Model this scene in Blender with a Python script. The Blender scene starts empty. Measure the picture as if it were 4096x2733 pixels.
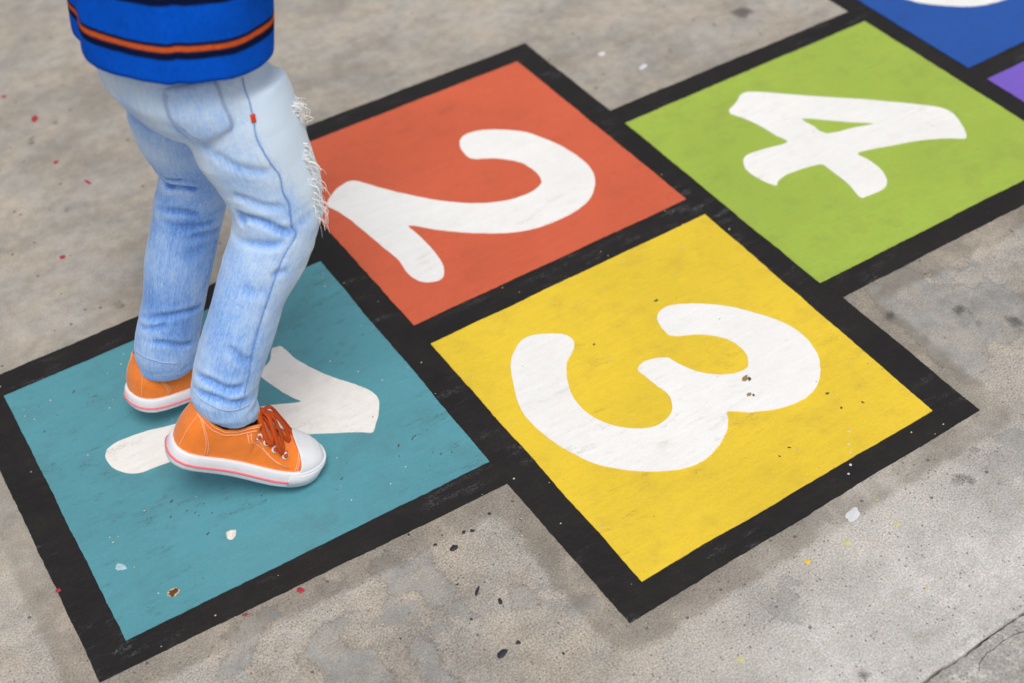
import bpy, bmesh, math, random
import numpy as np
from mathutils import Vector, Matrix, noise, geometry
from mathutils.bvhtree import BVHTree

SC = bpy.context.scene
COL = SC.collection
random.seed(7)

# ------------------------------------------------------------------ camera
cam_d = bpy.data.cameras.new('camera')
cam = bpy.data.objects.new('camera', cam_d)
COL.objects.link(cam)
SC.camera = cam
cam_d.sensor_width = 36.0
cam_d.lens = 50.638
cam_d.clip_start = 0.02
cam_d.clip_end = 500.0
_r = Vector((0.84483, -0.53138, -0.06245))
_u = Vector((0.41111, 0.57000, 0.71140))
_f = Vector((0.34242, 0.62669, -0.70001))
cam.matrix_world = Matrix(((_r.x, _u.x, -_f.x, -0.05338), (_r.y, _u.y, -_f.y, -1.24265),
                           (_r.z, _u.z, -_f.z, 1.30639), (0, 0, 0, 1)))
cam_d.dof.use_dof = True
cam_d.dof.focus_distance = 1.66
cam_d.dof.aperture_fstop = 3.5

# ------------------------------------------------------------------ daylight (bright overcast)
SUN_EL, SUN_AZ = math.radians(66), math.radians(-102)      # azimuth of the sun, measured from +x
world = bpy.data.worlds.new('World')
SC.world = world
world.use_nodes = True
_n = world.node_tree.nodes
_bg = _n['Background']
_sky = _n.new('ShaderNodeTexSky')
_sky.sky_type = 'NISHITA'
_sky.sun_disc = False
_sky.sun_elevation = SUN_EL
_sky.sun_rotation = math.pi / 2 - SUN_AZ
_sky.dust_density = 4.0
_sky.air_density = 1.0
_sky.ozone_density = 1.0
_hs = _n.new('ShaderNodeHueSaturation')
_hs.inputs['Saturation'].default_value = 0.30
world.node_tree.links.new(_sky.outputs['Color'], _hs.inputs['Color'])
world.node_tree.links.new(_hs.outputs['Color'], _bg.inputs['Color'])
_bg.inputs['Strength'].default_value = 0.10

sun_d = bpy.data.lights.new('sun', 'SUN')
sun = bpy.data.objects.new('sun', sun_d)
COL.objects.link(sun)
sun_d.energy = 1.75
sun_d.angle = math.radians(26)
sun_d.color = (1.0, 0.965, 0.92)
_d = Vector((math.cos(SUN_EL) * math.cos(SUN_AZ), math.cos(SUN_EL) * math.sin(SUN_AZ), math.sin(SUN_EL)))
sun.rotation_euler = _d.to_track_quat('Z', 'Y').to_euler()
sun.location = _d * 6

SC.view_settings.view_transform = 'Standard'
SC.view_settings.look = 'None'
SC.view_settings.gamma = 1.0
SC.view_settings.use_curve_mapping = False
SC.view_settings.exposure = -0.02


# ------------------------------------------------------------------ helpers
def lin(r, g, b):
    def c(v):
        v /= 255.0
        return v / 12.92 if v <= 0.04045 else ((v + 0.055) / 1.055) ** 2.4
    return (c(r), c(g), c(b), 1.0)


def obj(name, me, mat=None, parent=None, label=None, cat=None, group=None, kind=None):
    o = bpy.data.objects.new(name, me)
    COL.objects.link(o)
    if mat is not None and me is not None:
        me.materials.append(mat)
    if parent is not None:
        o.parent = parent
    if label: o['label'] = label
    if cat: o['category'] = cat
    if group: o['group'] = group
    if kind: o['kind'] = kind
    return o


def mesh(name, verts, faces, smooth=True):
    me = bpy.data.meshes.new(name)
    me.from_pydata([tuple(v) for v in verts], [], [tuple(f) for f in faces])
    if smooth:
        me.polygons.foreach_set('use_smooth', [True] * len(me.polygons))
    me.update()
    return me


def bm_mesh(name, bm, smooth=True):
    me = bpy.data.meshes.new(name)
    bmesh.ops.recalc_face_normals(bm, faces=bm.faces)
    bm.to_mesh(me)
    bm.free()
    if smooth:
        me.polygons.foreach_set('use_smooth', [True] * len(me.polygons))
    return me


def catmull(pts, n=8, closed=False):
    P = [Vector(p) for p in pts]
    out = []
    N = len(P)
    for i in range(N if closed else N - 1):
        if closed:
            a, b, c, d = P[i - 1], P[i], P[(i + 1) % N], P[(i + 2) % N]
        else:
            a, b, c, d = P[max(i - 1, 0)], P[i], P[i + 1], P[min(i + 2, N - 1)]
        for k in range(n):
            t = k / n
            out.append(0.5 * ((2 * b) + (c - a) * t + (2 * a - 5 * b + 4 * c - d) * t * t + (3 * b - a - 3 * c + d) * t ** 3))
    if not closed:
        out.append(P[-1])
    return out


def tube(bm, pts, r, sides=8, closed=False, flat=1.0, nrm=None, caps=True):
    """A tube along pts; r a number or a list; flat squashes it along the local normal."""
    P = [Vector(p) for p in pts]
    N = len(P)
    rr = r if isinstance(r, (list, tuple)) else [r] * N
    rings = []
    prev = None
    for i in range(N):
        if closed:
            t = P[(i + 1) % N] - P[i - 1]
        else:
            t = P[min(i + 1, N - 1)] - P[max(i - 1, 0)]
        t = t.normalized() if t.length > 1e-9 else Vector((0, 0, 1))
        if nrm is not None:
            up = Vector(nrm[i])
        elif prev is not None:
            up = prev
        else:
            up = Vector((0, 0, 1)) if abs(t.z) < 0.9 else Vector((1, 0, 0))
        b = t.cross(up)
        b = b.normalized() if b.length > 1e-6 else t.orthogonal().normalized()
        up = b.cross(t).normalized()
        prev = up
        rings.append([bm.verts.new(P[i] + b * (math.cos(2 * math.pi * k / sides) * rr[i]) + up * (math.sin(2 * math.pi * k / sides) * rr[i] * flat)) for k in range(sides)])
    for i in range(N if closed else N - 1):
        a, b = rings[i], rings[(i + 1) % N]
        for k in range(sides):
            bm.faces.new((a[k], a[(k + 1) % sides], b[(k + 1) % sides], b[k]))
    if caps and not closed:
        bm.faces.new(rings[0][::-1])
        bm.faces.new(rings[-1])
    return rings


def loft(bm, rings, cap=True):
    vr = [[bm.verts.new(p) for p in ring] for ring in rings]
    n = len(vr[0])
    for a, b in zip(vr[:-1], vr[1:]):
        for k in range(n):
            bm.faces.new((a[k], a[(k + 1) % n], b[(k + 1) % n], b[k]))
    if cap:
        bm.faces.new(vr[0][::-1])
        bm.faces.new(vr[-1])
    return vr


# ------------------------------------------------------------------ shader helper
class NT:
    def __init__(self, name):
        self.m = bpy.data.materials.new(name)
        self.m.use_nodes = True
        self.t = self.m.node_tree
        self.b = self.t.nodes['Principled BSDF']
        self.co = self.t.nodes.new('ShaderNodeTexCoord').outputs['Object']

    def n(self, kind, **kw):
        nd = self.t.nodes.new(kind)
        for k, v in kw.items():
            setattr(nd, k, v)
        return nd

    def l(self, a, b):
        if isinstance(a, (int, float)):
            b.default_value = a
        elif isinstance(a, tuple):
            b.default_value = a
        else:
            self.t.links.new(a, b)

    def math(self, op, a, b=0.0, c=None, clamp=False):
        nd = self.n('ShaderNodeMath', operation=op, use_clamp=clamp)
        self.l(a, nd.inputs[0]); self.l(b, nd.inputs[1])
        if c is not None: self.l(c, nd.inputs[2])
        return nd.outputs[0]

    def mapping(self, scale=(1, 1, 1), rot=(0, 0, 0), vec=None, loc=(0, 0, 0)):
        nd = self.n('ShaderNodeMapping')
        nd.inputs['Scale'].default_value = scale
        nd.inputs['Rotation'].default_value = rot
        nd.inputs['Location'].default_value = loc
        self.l(vec or self.co, nd.inputs['Vector'])
        return nd.outputs[0]

    def noise(self, scale, detail=4.0, rough=0.55, vec=None, dist=0.0, lac=2.0):
        nd = self.n('ShaderNodeTexNoise')
        self.l(vec or self.co, nd.inputs['Vector'])
        nd.inputs['Scale'].default_value = scale
        nd.inputs['Detail'].default_value = detail
        nd.inputs['Roughness'].default_value = rough
        nd.inputs['Distortion'].default_value = dist
        return nd.outputs['Fac']

    def voro(self, scale, vec=None, rnd=1.0):
        nd = self.n('ShaderNodeTexVoronoi')
        self.l(vec or self.co, nd.inputs['Vector'])
        nd.inputs['Scale'].default_value = scale
        nd.inputs['Randomness'].default_value = rnd
        return nd.outputs['Distance'], nd.outputs['Color']

    def step(self, v, lo, hi, a=0.0, b=1.0):
        nd = self.n('ShaderNodeMapRange', interpolation_type='SMOOTHSTEP', clamp=True)
        self.l(v, nd.inputs['Value'])
        nd.inputs['From Min'].default_value = lo
        nd.inputs['From Max'].default_value = hi
        nd.inputs['To Min'].default_value = a
        nd.inputs['To Max'].default_value = b
        return nd.outputs['Result']

    def mix(self, f, a, b, blend='MIX'):
        nd = self.n('ShaderNodeMix', data_type='RGBA', blend_type=blend)
        self.l(f, nd.inputs[0]); self.l(a, nd.inputs[6]); self.l(b, nd.inputs[7])
        return nd.outputs[2]

    def attr(self, name):
        return self.n('ShaderNodeAttribute', attribute_name=name)

    def scale_col(self, col, f):
        nd = self.n('ShaderNodeVectorMath', operation='SCALE')
        self.l(col if not isinstance(col, tuple) else col[:3], nd.inputs[0])
        self.l(f, nd.inputs['Scale'])
        return nd.outputs[0]

    def bump(self, h, strength=0.4, dist=0.001, prev=None):
        nd = self.n('ShaderNodeBump')
        nd.inputs['Strength'].default_value = strength
        nd.inputs['Distance'].default_value = dist
        self.l(h, nd.inputs['Height'])
        if prev is not None: self.l(prev, nd.inputs['Normal'])
        return nd.outputs[0]

    def out(self, col=None, rough=None, nrm=None, spec=None, metal=None, sheen=None, sss=None):
        if col is not None: self.l(col, self.b.inputs['Base Color'])
        if rough is not None: self.l(rough, self.b.inputs['Roughness'])
        if nrm is not None: self.l(nrm, self.b.inputs['Normal'])
        if spec is not None: self.l(spec, self.b.inputs['Specular IOR Level'])
        if metal is not None: self.l(metal, self.b.inputs['Metallic'])
        if sheen is not None: self.l(sheen, self.b.inputs['Sheen Weight'])
        return self.m


def flat_mat(name, col, rough=0.6, spec=0.4, var=0.10, scale=150.0, metal=0.0, bump=0.15):
    t = NT(name)
    f = t.noise(scale, 3)
    c = t.scale_col(col, t.step(f, 0.25, 0.75, 1 - var, 1 + var))
    return t.out(c, rough, t.bump(f, bump, 0.0006), spec, metal)


def paint_mat(name, col, scuff=0.5, scuff_col=lin(92, 80, 62), light=0.0, rot=0.5, seed=0.0, rough=0.5, dots=1.0, var=0.07, grime=0.25):
    """Brushed floor paint: broad tone drift, brush streaks, dirty scuffs, specks, small pits and relief."""
    t = NT(name)
    P = t.mapping(loc=(seed, seed * 1.7, seed * 0.3))
    big = t.noise(4.5, 5, 0.6, P)
    mid = t.noise(22, 6, 0.65, P)
    fine = t.noise(420, 3, 0.6, P)
    S = t.mapping((14, 170, 14), (0, 0, rot), P)
    streak = t.noise(1.0, 5, 0.62, S)
    S2 = t.mapping((24, 80, 24), (0, 0, rot + 0.25), P)
    smear = t.noise(1.0, 7, 0.7, S2)
    f = t.math('ADD', t.step(big, 0.3, 0.7, -var, var), t.step(streak, 0.3, 0.7, -0.018, 0.018))
    f = t.math('ADD', f, t.step(fine, 0.3, 0.7, -0.035, 0.035))
    c = t.scale_col(col, t.math('ADD', f, 1.0))
    # broad grime
    g = t.math('MULTIPLY', t.step(mid, 0.46, 0.72), t.step(fine, 0.3, 0.65))
    c = t.mix(t.math('MULTIPLY', g, grime), c, scuff_col)
    # directional scuff marks in patches
    sc = t.math('MULTIPLY', t.step(smear, 0.53, 0.66), t.step(t.noise(7, 3, 0.5, P), 0.44, 0.62))
    sc = t.math('MULTIPLY', sc, t.step(fine, 0.38, 0.62))
    c = t.mix(t.math('MULTIPLY', sc, scuff), c, scuff_col)
    # specks
    d, vc = t.voro(75, P)
    sep = t.n('ShaderNodeSeparateColor'); t.l(vc, sep.inputs[0])
    sz = t.step(sep.outputs[0], 0.66, 1.0, 0.0, 0.075)
    sp = t.math('MULTIPLY', t.math('LESS_THAN', d, sz), 0.75 * dots)
    c = t.mix(sp, c, lin(58, 52, 44))
    d2, vc2 = t.voro(48, t.mapping(loc=(3.1, 1.2, 0), vec=P))
    sep2 = t.n('ShaderNodeSeparateColor'); t.l(vc2, sep2.inputs[0])
    sp2 = t.math('MULTIPLY', t.math('LESS_THAN', d2, t.step(sep2.outputs[1], 0.90, 1.0, 0.0, 0.05)), 0.8 * dots)
    c = t.mix(sp2, c, lin(225, 222, 214))
    if light > 0:
        lt = t.math('MULTIPLY', t.step(smear, 0.50, 0.68), t.step(fine, 0.42, 0.60))
        lt = t.math('MULTIPLY', lt, t.step(t.noise(9, 3, 0.5, t.mapping(loc=(7, 2, 0), vec=P)), 0.45, 0.7))
        c = t.mix(t.math('MULTIPLY', lt, light), c, lin(158, 158, 164))
    h = t.math('ADD', t.math('MULTIPLY', t.noise(55, 6, 0.6, P), 1.0), t.math('MULTIPLY', streak, 0.3))
    h = t.math('ADD', h, t.math('MULTIPLY', fine, 0.25))
    h = t.math('SUBTRACT', h, t.math('MULTIPLY', sp, 0.8))
    nb = t.bump(h, 0.6, 0.0022)
    rg = t.step(mid, 0.3, 0.7, rough - 0.08, rough + 0.10)
    return t.out(c, rg, nb, 0.45)


# ------------------------------------------------------------------ painted court: outlines measured on the ground (metres)
OUTLINE = [(-.0409, .2679), (.4490, .2620), (.4480, .5210), (.9741, .504), (.9777, .2657), (1.4475, .2568), (1.440, .515),
           (1.975, .515), (1.975, -.515), (1.440, -.515), (1.445, -.262), (.982, -.258), (.9809, -.5035), (.4587, -.5126),
           (.4538, -.2722), (-.0484, -.254)]
ONE = [(0.3211, 0.0973), (0.3278, 0.0977), (0.3334, 0.0948), (0.3356, 0.0869), (0.3387, 0.0667), (0.3442, 0.0477), (0.3526, 0.0275), (0.3614, 0.0086), (0.3712, -0.0081), (0.3814, -0.0237), (0.3889, -0.0373), (0.3932, -0.0499), (0.394, -0.0586), (0.3926, -0.067), (0.3869, -0.0776), (0.3787, -0.0903), (0.37, -0.0997), (0.3614, -0.1091), (0.3511, -0.1018), (0.3301, -0.0876), (0.3099, -0.0751), (0.2897, -0.0628), (0.2468, -0.0432), (0.2025, -0.027), (0.1576, -0.0129), (0.1361, -0.0078), (0.1157, -0.0046), (0.106, -0.0039), (0.0969, -0.0019), (0.0875, 0.0038), (0.0784, 0.0144), (0.0723, 0.0286), (0.0711, 0.0407), (0.073, 0.0494), (0.0781, 0.0572), (0.0861, 0.0605), (0.0967, 0.0619), (0.1114, 0.0606), (0.1257, 0.0582), (0.1397, 0.0548), (0.1511, 0.0512), (0.1961, 0.0371), (0.2414, 0.0208), (0.2779, 0.006), (0.3103, -0.0102), (0.3046, 0.0039), (0.2971, 0.0256), (0.2917, 0.0446), (0.2886, 0.0593), (0.2891, 0.0702), (0.3018, 0.0739), (0.3116, 0.0811)]
TWO = [(0.7463, 0.3302), (0.7537, 0.3402), (0.7632, 0.3456), (0.7757, 0.3456), (0.792, 0.3403), (0.8099, 0.3287), (0.8262, 0.3145), (0.8426, 0.2951), (0.8546, 0.2692), (0.8648, 0.241), (0.8707, 0.2122), (0.8727, 0.1835), (0.87, 0.1589), (0.8616, 0.1389), (0.8491, 0.1223), (0.8336, 0.1083), (0.8179, 0.1004), (0.7954, 0.0949), (0.7674, 0.0937), (0.7387, 0.096), (0.711, 0.1047), (0.6863, 0.118), (0.657, 0.1401), (0.6359, 0.1595), (0.6154, 0.1805), (0.5901, 0.2105), (0.5911, 0.1834), (0.5919, 0.1509), (0.5904, 0.126), (0.5872, 0.1078), (0.5813, 0.0944), (0.5731, 0.0853), (0.5645, 0.0841), (0.5532, 0.0889), (0.5454, 0.0971), (0.5405, 0.1106), (0.5392, 0.1251), (0.5417, 0.1437), (0.5421, 0.1588), (0.539, 0.182), (0.5355, 0.2109), (0.5317, 0.246), (0.5269, 0.2798), (0.5207, 0.3055), (0.5154, 0.3207), (0.525, 0.3318), (0.5402, 0.3435), (0.555, 0.3499), (0.5673, 0.3512), (0.5754, 0.3476), (0.583, 0.3366), (0.5969, 0.3128), (0.6148, 0.2845), (0.6334, 0.2581), (0.6546, 0.2311), (0.6756, 0.2098), (0.6934, 0.1949), (0.7104, 0.184), (0.7315, 0.1745), (0.7523, 0.1698), (0.7726, 0.1695), (0.786, 0.1732), (0.7951, 0.1797), (0.8001, 0.1906), (0.8018, 0.204), (0.8004, 0.2209), (0.7955, 0.2378), (0.7848, 0.2542), (0.7699, 0.2696), (0.7577, 0.2781), (0.7473, 0.2841), (0.7407, 0.2933), (0.7402, 0.307), (0.7422, 0.319)]
THREE = [(0.7628, -0.1483), (0.769, -0.1419), (0.7798, -0.1388), (0.793, -0.1412), (0.8091, -0.1499), (0.8315, -0.1669), (0.8513, -0.1871), (0.8656, -0.2076), (0.8803, -0.2333), (0.8902, -0.2582), (0.8932, -0.2849), (0.8899, -0.3065), (0.883, -0.3252), (0.8704, -0.3427), (0.8546, -0.3575), (0.836, -0.3667), (0.817, -0.369), (0.7952, -0.3661), (0.7766, -0.3597), (0.7532, -0.3474), (0.7339, -0.3317), (0.7251, -0.3441), (0.7106, -0.3583), (0.6916, -0.3689), (0.67, -0.3761), (0.6512, -0.3768), (0.6319, -0.3725), (0.6125, -0.3623), (0.5889, -0.3457), (0.5706, -0.3276), (0.5544, -0.3062), (0.5424, -0.2782), (0.5338, -0.2511), (0.5294, -0.2236), (0.5281, -0.1978), (0.5328, -0.1726), (0.5436, -0.1448), (0.5551, -0.1199), (0.5635, -0.1057), (0.5762, -0.093), (0.5926, -0.0819), (0.6082, -0.0798), (0.6231, -0.0863), (0.6399, -0.0971), (0.6491, -0.1086), (0.6498, -0.1197), (0.6455, -0.129), (0.6335, -0.139), (0.6217, -0.1475), (0.612, -0.1607), (0.6016, -0.1797), (0.5945, -0.2006), (0.5922, -0.2245), (0.5958, -0.246), (0.6069, -0.2694), (0.6223, -0.2864), (0.6377, -0.2968), (0.6531, -0.301), (0.6691, -0.2981), (0.6803, -0.2905), (0.689, -0.2777), (0.6921, -0.2639), (0.6897, -0.248), (0.6876, -0.2281), (0.686, -0.2138), (0.6908, -0.2072), (0.7003, -0.204), (0.713, -0.2063), (0.7295, -0.2148), (0.7325, -0.2257), (0.7385, -0.2434), (0.7488, -0.2615), (0.7621, -0.2756), (0.7786, -0.2854), (0.7912, -0.2879), (0.8012, -0.2864), (0.8097, -0.2759), (0.8141, -0.2655), (0.8149, -0.249), (0.8107, -0.2322), (0.799, -0.2155), (0.7873, -0.2049), (0.7735, -0.197), (0.7613, -0.1903), (0.7554, -0.1818), (0.7557, -0.168), (0.7587, -0.156)]
FOUR = [(1.1228, 0.1571), (1.1403, 0.1643), (1.1579, 0.1762), (1.1692, 0.1772), (1.1809, 0.1708), (1.195, 0.1582), (1.2192, 0.1328), (1.2562, 0.0963), (1.2978, 0.0571), (1.337, 0.0161), (1.365, -0.0156), (1.3777, -0.0345), (1.3786, -0.0534), (1.3711, -0.0748), (1.3625, -0.092), (1.3513, -0.1057), (1.3369, -0.0961), (1.3213, -0.0849), (1.294, -0.0702), (1.2526, -0.0547), (1.2043, -0.039), (1.2042, -0.0594), (1.2036, -0.0841), (1.1981, -0.102), (1.1898, -0.115), (1.1803, -0.1214), (1.1645, -0.1231), (1.1451, -0.1209), (1.1383, -0.1195), (1.1382, -0.1089), (1.1441, -0.0863), (1.1449, -0.0652), (1.1449, -0.0447), (1.1434, -0.0279), (1.119, -0.0208), (1.0971, -0.0173), (1.0827, -0.0176), (1.0686, -0.0219), (1.0606, -0.0274), (1.0542, -0.0139), (1.0503, 0.0027), (1.0491, 0.023), (1.0536, 0.0365), (1.0602, 0.0457), (1.0681, 0.0511), (1.0797, 0.0522), (1.105, 0.0482), (1.139, 0.0413), (1.1361, 0.064), (1.1333, 0.0917), (1.1273, 0.1204), (1.1187, 0.1417), (1.1171, 0.149)]
FOUR_HOLE = [(1.1927, 0.0746), (1.2175, 0.0516), (1.2429, 0.0251), (1.2719, -0.001), (1.2378, 0.011), (1.198, 0.0226), (1.1953, 0.0473)]
FIVE = [(1.512, .290), (1.525, .258), (1.543, .228), (1.554, .204), (1.573, .180), (1.599, .154), (1.625, .138), (1.655, .129), (1.690, .126), (1.72, .135), (1.745, .155),
        (1.757, .185), (1.757, .225), (1.750, .260), (1.825, .262), (1.828, .150), (1.845, .138), (1.868, .140), (1.874, .160), (1.872, .300), (1.862, .312),
        (1.715, .318), (1.700, .308), (1.698, .294), (1.708, .262), (1.712, .225), (1.706, .198), (1.688, .182), (1.660, .178), (1.630, .188), (1.600, .210), (1.576, .245), (1.560, .285), (1.548, .318), (1.528, .326), (1.512, .314)]


def wob(x, y, a, s):
    return Vector((noise.noise(Vector((x * s, y * s, 3.1))), noise.noise(Vector((x * s, y * s, 9.7))), 0)) * a


def rough_edge(poly, step=0.006, a=0.0013, b=0.0007):
    """Straight edges cut into short lengths with the small wander of a hand-painted line."""
    out = []
    for i in range(len(poly)):
        p, q = Vector(poly[i]).to_3d(), Vector(poly[(i + 1) % len(poly)]).to_3d()
        n = max(2, int((q - p).length / step))
        for k in range(n):
            v = p.lerp(q, k / n)
            w = min(1.0, 6.0 * min(k / n, 1 - k / n)) if n > 8 else 1.0
            v = v + (wob(v.x, v.y, a, 14) + wob(v.x, v.y, b, 90)) * (0.35 + 0.65 * w) + wob(v.x, v.y, b * 0.6, 300)
            out.append(v)
    return out


def smooth_edge(poly, n=3, b=0.0008):
    P = catmull([(x, y, 0) for x, y in poly], n, True)
    return [v + wob(v.x, v.y, b, 120) for v in P]


def sheet(name, loops, z, z0):
    """A thin layer of paint: top face (with holes) at z and an edge down to z0."""
    loops = [[Vector((v.x, v.y, z)) for v in lp] for lp in loops]
    tri = geometry.tessellate_polygon(loops)
    verts = [v for lp in loops for v in lp]
    faces = []
    for a, b, c in tri:
        n = (verts[b] - verts[a]).cross(verts[c] - verts[a])
        faces.append((a, b, c) if n.z > 0 else (a, c, b))
    off = 0
    for lp in loops:
        n = len(lp)
        base = len(verts)
        verts += [Vector((v.x, v.y, z0)) for v in lp]
        for k in range(n):
            faces.append((off + k, off + (k + 1) % n, base + (k + 1) % n, base + k))
        off += n
        # top verts of following loops are stored before the skirts
    return mesh(name, verts, faces, smooth=False)


def sheet1(name, loop, z, z0):
    return sheet(name, [loop], z, z0)


# ------------------------------------------------------------------ ground
def sdf(px, py, poly):
    """Signed distance (negative inside) of points to a polygon."""
    poly = np.array(poly, float)
    d = np.full(px.shape, 1e9)
    inside = np.zeros(px.shape, bool)
    n = len(poly)
    for i in range(n):
        ax, ay = poly[i]; bx, by = poly[(i + 1) % n]
        ex, ey = bx - ax, by - ay
        t = np.clip(((px - ax) * ex + (py - ay) * ey) / (ex * ex + ey * ey + 1e-12), 0, 1)
        d = np.minimum(d, np.hypot(px - ax - t * ex, py - ay - t * ey))
        c = ((ay > py) != (by > py)) & (px < (bx - ax) * (py - ay) / (by - ay + 1e-12) + ax)
        inside ^= c
    return np.where(inside, -d, d)


PATCHES = [
 [(0.29, -0.276), (0.292, -0.305), (0.313, -0.303), (0.329, -0.302), (0.32, -0.331), (0.327, -0.347), (0.33, -0.366), (0.315, -0.386), (0.304, -0.384), (0.299, -0.366), (0.292, -0.351), (0.276, -0.334), (0.266, -0.305), (0.261, -0.29), (0.264, -0.275)],
 [(0.208, -0.325), (0.204, -0.341), (0.19, -0.351), (0.197, -0.371), (0.212, -0.384), (0.216, -0.423), (0.211, -0.451), (0.167, -0.428), (0.147, -0.368), (0.147, -0.352), (0.16, -0.341), (0.175, -0.332), (0.192, -0.323)],
 [(0.148, -0.273), (0.148, -0.286), (0.128, -0.292), (0.114, -0.309), (0.098, -0.318), (0.07, -0.33), (0.052, -0.323), (0.064, -0.305), (0.087, -0.29), (0.1, -0.278), (0.117, -0.271)],
 [(0.267, -0.369), (0.27, -0.39), (0.27, -0.419), (0.264, -0.438), (0.266, -0.47), (0.232, -0.447), (0.247, -0.413)],
 [(0.382, -0.399), (0.394, -0.419), (0.392, -0.436), (0.379, -0.439), (0.372, -0.423)],
 [(0.229, -0.279), (0.225, -0.288), (0.209, -0.29), (0.202, -0.278), (0.212, -0.275)],
 [(1.092, -0.256), (1.095, -0.283), (1.089, -0.313), (1.115, -0.318), (1.131, -0.343), (1.156, -0.341), (1.17, -0.386), (1.158, -0.404), (1.124, -0.432), (1.088, -0.441), (1.084, -0.425), (1.064, -0.43), (1.04, -0.453), (1.01, -0.465), (1.0, -0.46), (1.001, -0.434), (1.005, -0.349), (1.009, -0.265), (1.04, -0.264)]]
SOOT = [(1.007, -.318, .010), (1.126, -.418, .014), (1.088, -.362, .011), (1.083, -.366, .008), (1.085, -.394, .008), (1.095, -.374, .006), (.930, -.545, .007), (.884, -.567, .011), (.893, -.576, .008),
        (.214, .748, .011), (.221, .752, .008), (.261, .770, .008), (.190, .301, .010), (1.309, .359, .020), (.224, .538, .006), (.199, .547, .006), (.239, .545, .005), (.354, -.470, .004), (.303, -.415, .006), (.62, -.70, .010), (.70, -.70, .008)]
PALE = [(0.98, -0.677), (0.849, -0.663), (0.792, -0.644), (0.731, -0.656), (0.666, -0.674), (0.591, -0.693), (0.659, -0.80), (0.9, -0.80)]


def axis(lo, hi, step):
    core = np.arange(lo, hi + step / 2, step)
    up, dn, s = [], [], step
    a, b = hi, lo
    while a < hi + 60:
        s *= 1.35
        a += s; b -= s
        up.append(a); dn.append(b)
    return np.concatenate([dn[::-1], core, up])


def ground_sheet():
    X, Y = axis(-0.32, 1.75, 0.007), axis(-0.90, 1.30, 0.007)
    gx, gy = np.meshgrid(X, Y, indexing='ij')
    px, py = gx.ravel(), gy.ravel()
    nx, ny = len(X), len(Y)
    co = np.zeros((nx * ny, 3)); co[:, 0] = px; co[:, 1] = py
    i = np.arange(nx * ny).reshape(nx, ny)
    f = np.stack([i[:-1, :-1], i[1:, :-1], i[1:, 1:], i[:-1, 1:]], -1).reshape(-1, 4)
    me = bpy.data.meshes.new('pavement')
    me.vertices.add(len(co)); me.vertices.foreach_set('co', co.ravel())
    me.loops.add(f.size); me.loops.foreach_set('vertex_index', f.ravel())
    me.polygons.add(len(f)); me.polygons.foreach_set('loop_start', np.arange(0, f.size, 4))
    me.update(calc_edges=True); me.validate()
    patch = np.full(px.shape, 1e9)
    for p in PATCHES: patch = np.minimum(patch, sdf(px, py, p))
    band = sdf(px, py, OUTLINE)
    pale = sdf(px, py, PALE)
    soot = np.full(px.shape, 1e9)
    for x, y, r in SOOT: soot = np.minimum(soot, np.hypot(px - x, py - y) - r)
    for nm, v in (('soot', np.clip(soot, -.05, .1)), ('patch', np.clip(patch, -.1, .1)), ('band', np.clip(band, -.1, .1)), ('pale', np.clip(pale, -.2, .4))):
        a = me.attributes.new(nm, 'FLOAT', 'POINT')
        a.data.foreach_set('value', v.astype(np.float32))
    return me


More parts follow.
